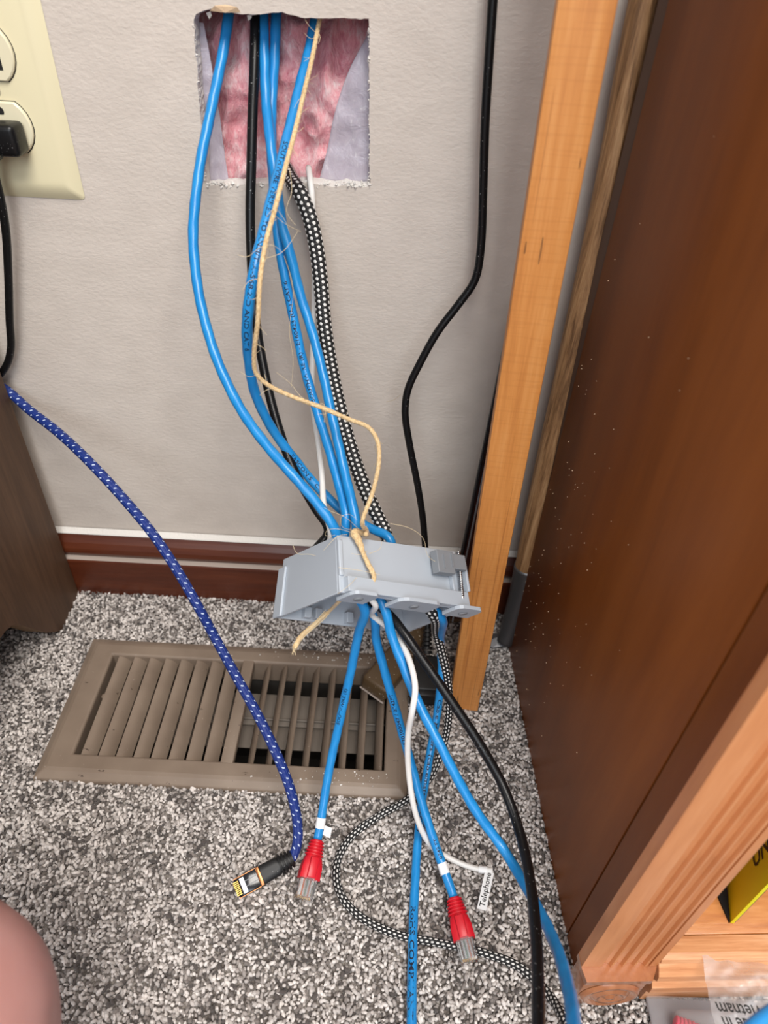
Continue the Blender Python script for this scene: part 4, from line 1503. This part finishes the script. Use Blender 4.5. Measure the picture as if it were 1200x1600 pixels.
# clear clamshell package with pink boots inside, lying on the carpet before the bookcase
pk = thing('clamshell_package', 'clear plastic clamshell pack of pink cable boots on the carpet', 'package')
g0, g1 = at_z(1021, 1541, .024), at_z(1240, 1551, .024)
ux = g1 - g0
ux /= np.linalg.norm(ux)
M = frame(g0 - np.array([0, 0, .022]), ux, (0, 0, 1))
boxobj('card', (.001, -.075, .001), (.13, -.001, .0018), 'card_grey', pk, M)
boxobj('tray', (.0, -.076, .002), (.131, 0, .0060), 'clamshell', pk, M, .0015, 2)
boxobj('blister', (.011, -.070, .0062), (.12, -.010, .0215), 'clamshell', pk, M, .005, 3)
for bi, (bx_, by_, aa) in enumerate(((.011, -.017, -.42), (.045, -.024, -.3), (.03, -.046, .2))):
    Mbt = M @ Matrix.Translation((bx_, by_, .0125)) @ Matrix.Rotation(aa, 4, 'Z')
    bm = bmesh.new()
    secs = [(0, .0046, .0042), (.010, .0058, .0046), (.013, .0068, .0050), (.024, .0070, .0052)]
    prev = None
    for x, a, b in secs:
        ring = [bm.verts.new(Mbt @ Vector((x, a * math.cos(math.tau * q / 16), b * math.sin(math.tau * q / 16)))) for q in range(16)]
        if prev:
            for q in range(16): bm.faces.new((prev[q], ring[q], ring[(q + 1) % 16], prev[(q + 1) % 16]))
        else:
            bm.faces.new(ring[::-1])
        prev = ring
    bm.faces.new(prev)
    bo_ = bm_obj('pink_boot', bm, 'pink_boot', pk, True, 40)
    for i in range(5):
        bm = bmesh.new()
        bmesh.ops.create_cone(bm, cap_ends=True, segments=16, radius1=.0052 + .0003 * i, radius2=.0054 + .0003 * i, depth=.0012,
                              matrix=Mbt @ Matrix.Translation((.001 + i * .0022, 0, 0)) @ Matrix.Rotation(math.pi / 2, 4, 'Y'))
        bm_obj('rib', bm, 'pink_boot', bo_, True, 40)

# clear plastic bag standing on the package against the rail
bag = thing('plastic_bag', 'crumpled clear plastic bag with printed lettering resting on the package', 'plastic bag')
ca, cb = at_y(1090, 1476, -.322), at_y(1235, 1492, -.318)
da, db = at_z(1120, 1625, .062), at_z(1250, 1640, .060)
nb = 40
V = []
for j in range(nb):
    for i in range(nb):
        u, w = i / (nb - 1), j / (nb - 1)
        p = (ca * (1 - u) + cb * u) * (1 - w) + (da * (1 - u) + db * u) * w
        bul = math.sin(u * math.pi) * math.sin(w * math.pi)
        q = Vector((u * 3.2 + w * 1.2, w * 2.6, 3))
        wr = abs(noise.noise(q)) * .020 + abs(noise.noise(q * 2.7)) * .007
        p = p + np.array([0, -.4, .9]) * (bul * .010 + wr * (.3 + .7 * bul))
        V.append(p)
Fc = [(j * nb + i, j * nb + i + 1, (j + 1) * nb + i + 1, (j + 1) * nb + i) for j in range(nb - 1) for i in range(nb - 1)]
film = mesh_obj('film', V, Fc, 'bag_film', bag, True)
ux2 = (cb - ca) / np.linalg.norm(cb - ca)
wy2 = (da - ca) / np.linalg.norm(da - ca)
ctr = at_z(1171, 1572, .078)
flat_text('printed_lettering', bag, 'Vietnam', at_z(1189, 1572, .081), -ux2, wy2, .0092, 'label_ink')
flat_text('printed_lettering', bag, 'Made in', at_z(1196, 1594, .081), -ux2, wy2, .0092, 'label_ink')

# blue cable close to the camera at the corner
t = thing('ethernet_cable', 'thick-looking blue cable crossing the corner in front of the plastic bag', 'cable', 'blue network cables')
pts = [at_d(1100, 1720, .25), at_d(1150, 1640, .262), at_d(1195, 1594, .268), at_d(1260, 1560, .275), at_d(1380, 1540, .29)]
tube('jacket', pts, .0036, 'blue_jacket', t)

# ================================================================== PERSON'S KNEE
kc = at_d(-172, 1560, .285)
skel = [(np.array([-.10, -1.02, .20]), .085), (np.array([-.135, -.80, .205]), .076), (kc + np.array([-.01, -.16, .012]), .080), (kc + np.array([-.002, -.05, .004]), .078), (kc, .078),
        (kc + np.array([.005, -.018, -.045]), .060), (kc + np.array([.03, -.11, -.095]), .050), (np.array([-.02, -.66, .075]), .050), (np.array([.09, -.78, .055]), .037), (np.array([.17, -.85, .045]), .032)]
me = bpy.data.meshes.new('person')
me.from_pydata([tuple(p) for p, r in skel], [(i, i + 1) for i in range(len(skel) - 1)], [])
me.materials.append(MATS['skin'])
pr = link(bpy.data.objects.new('person', me))
md = pr.modifiers.new('skin', 'SKIN')
for v_, (p, r) in zip(me.skin_vertices[0].data, skel): v_.radius = (r, r)
me.skin_vertices[0].data[0].use_root = True
md.use_smooth_shade = True
md2 = pr.modifiers.new('sub', 'SUBSURF')
md2.levels = md2.render_levels = 3
tag(pr, 'bare bent knee of a seated person at the lower left corner', 'person')
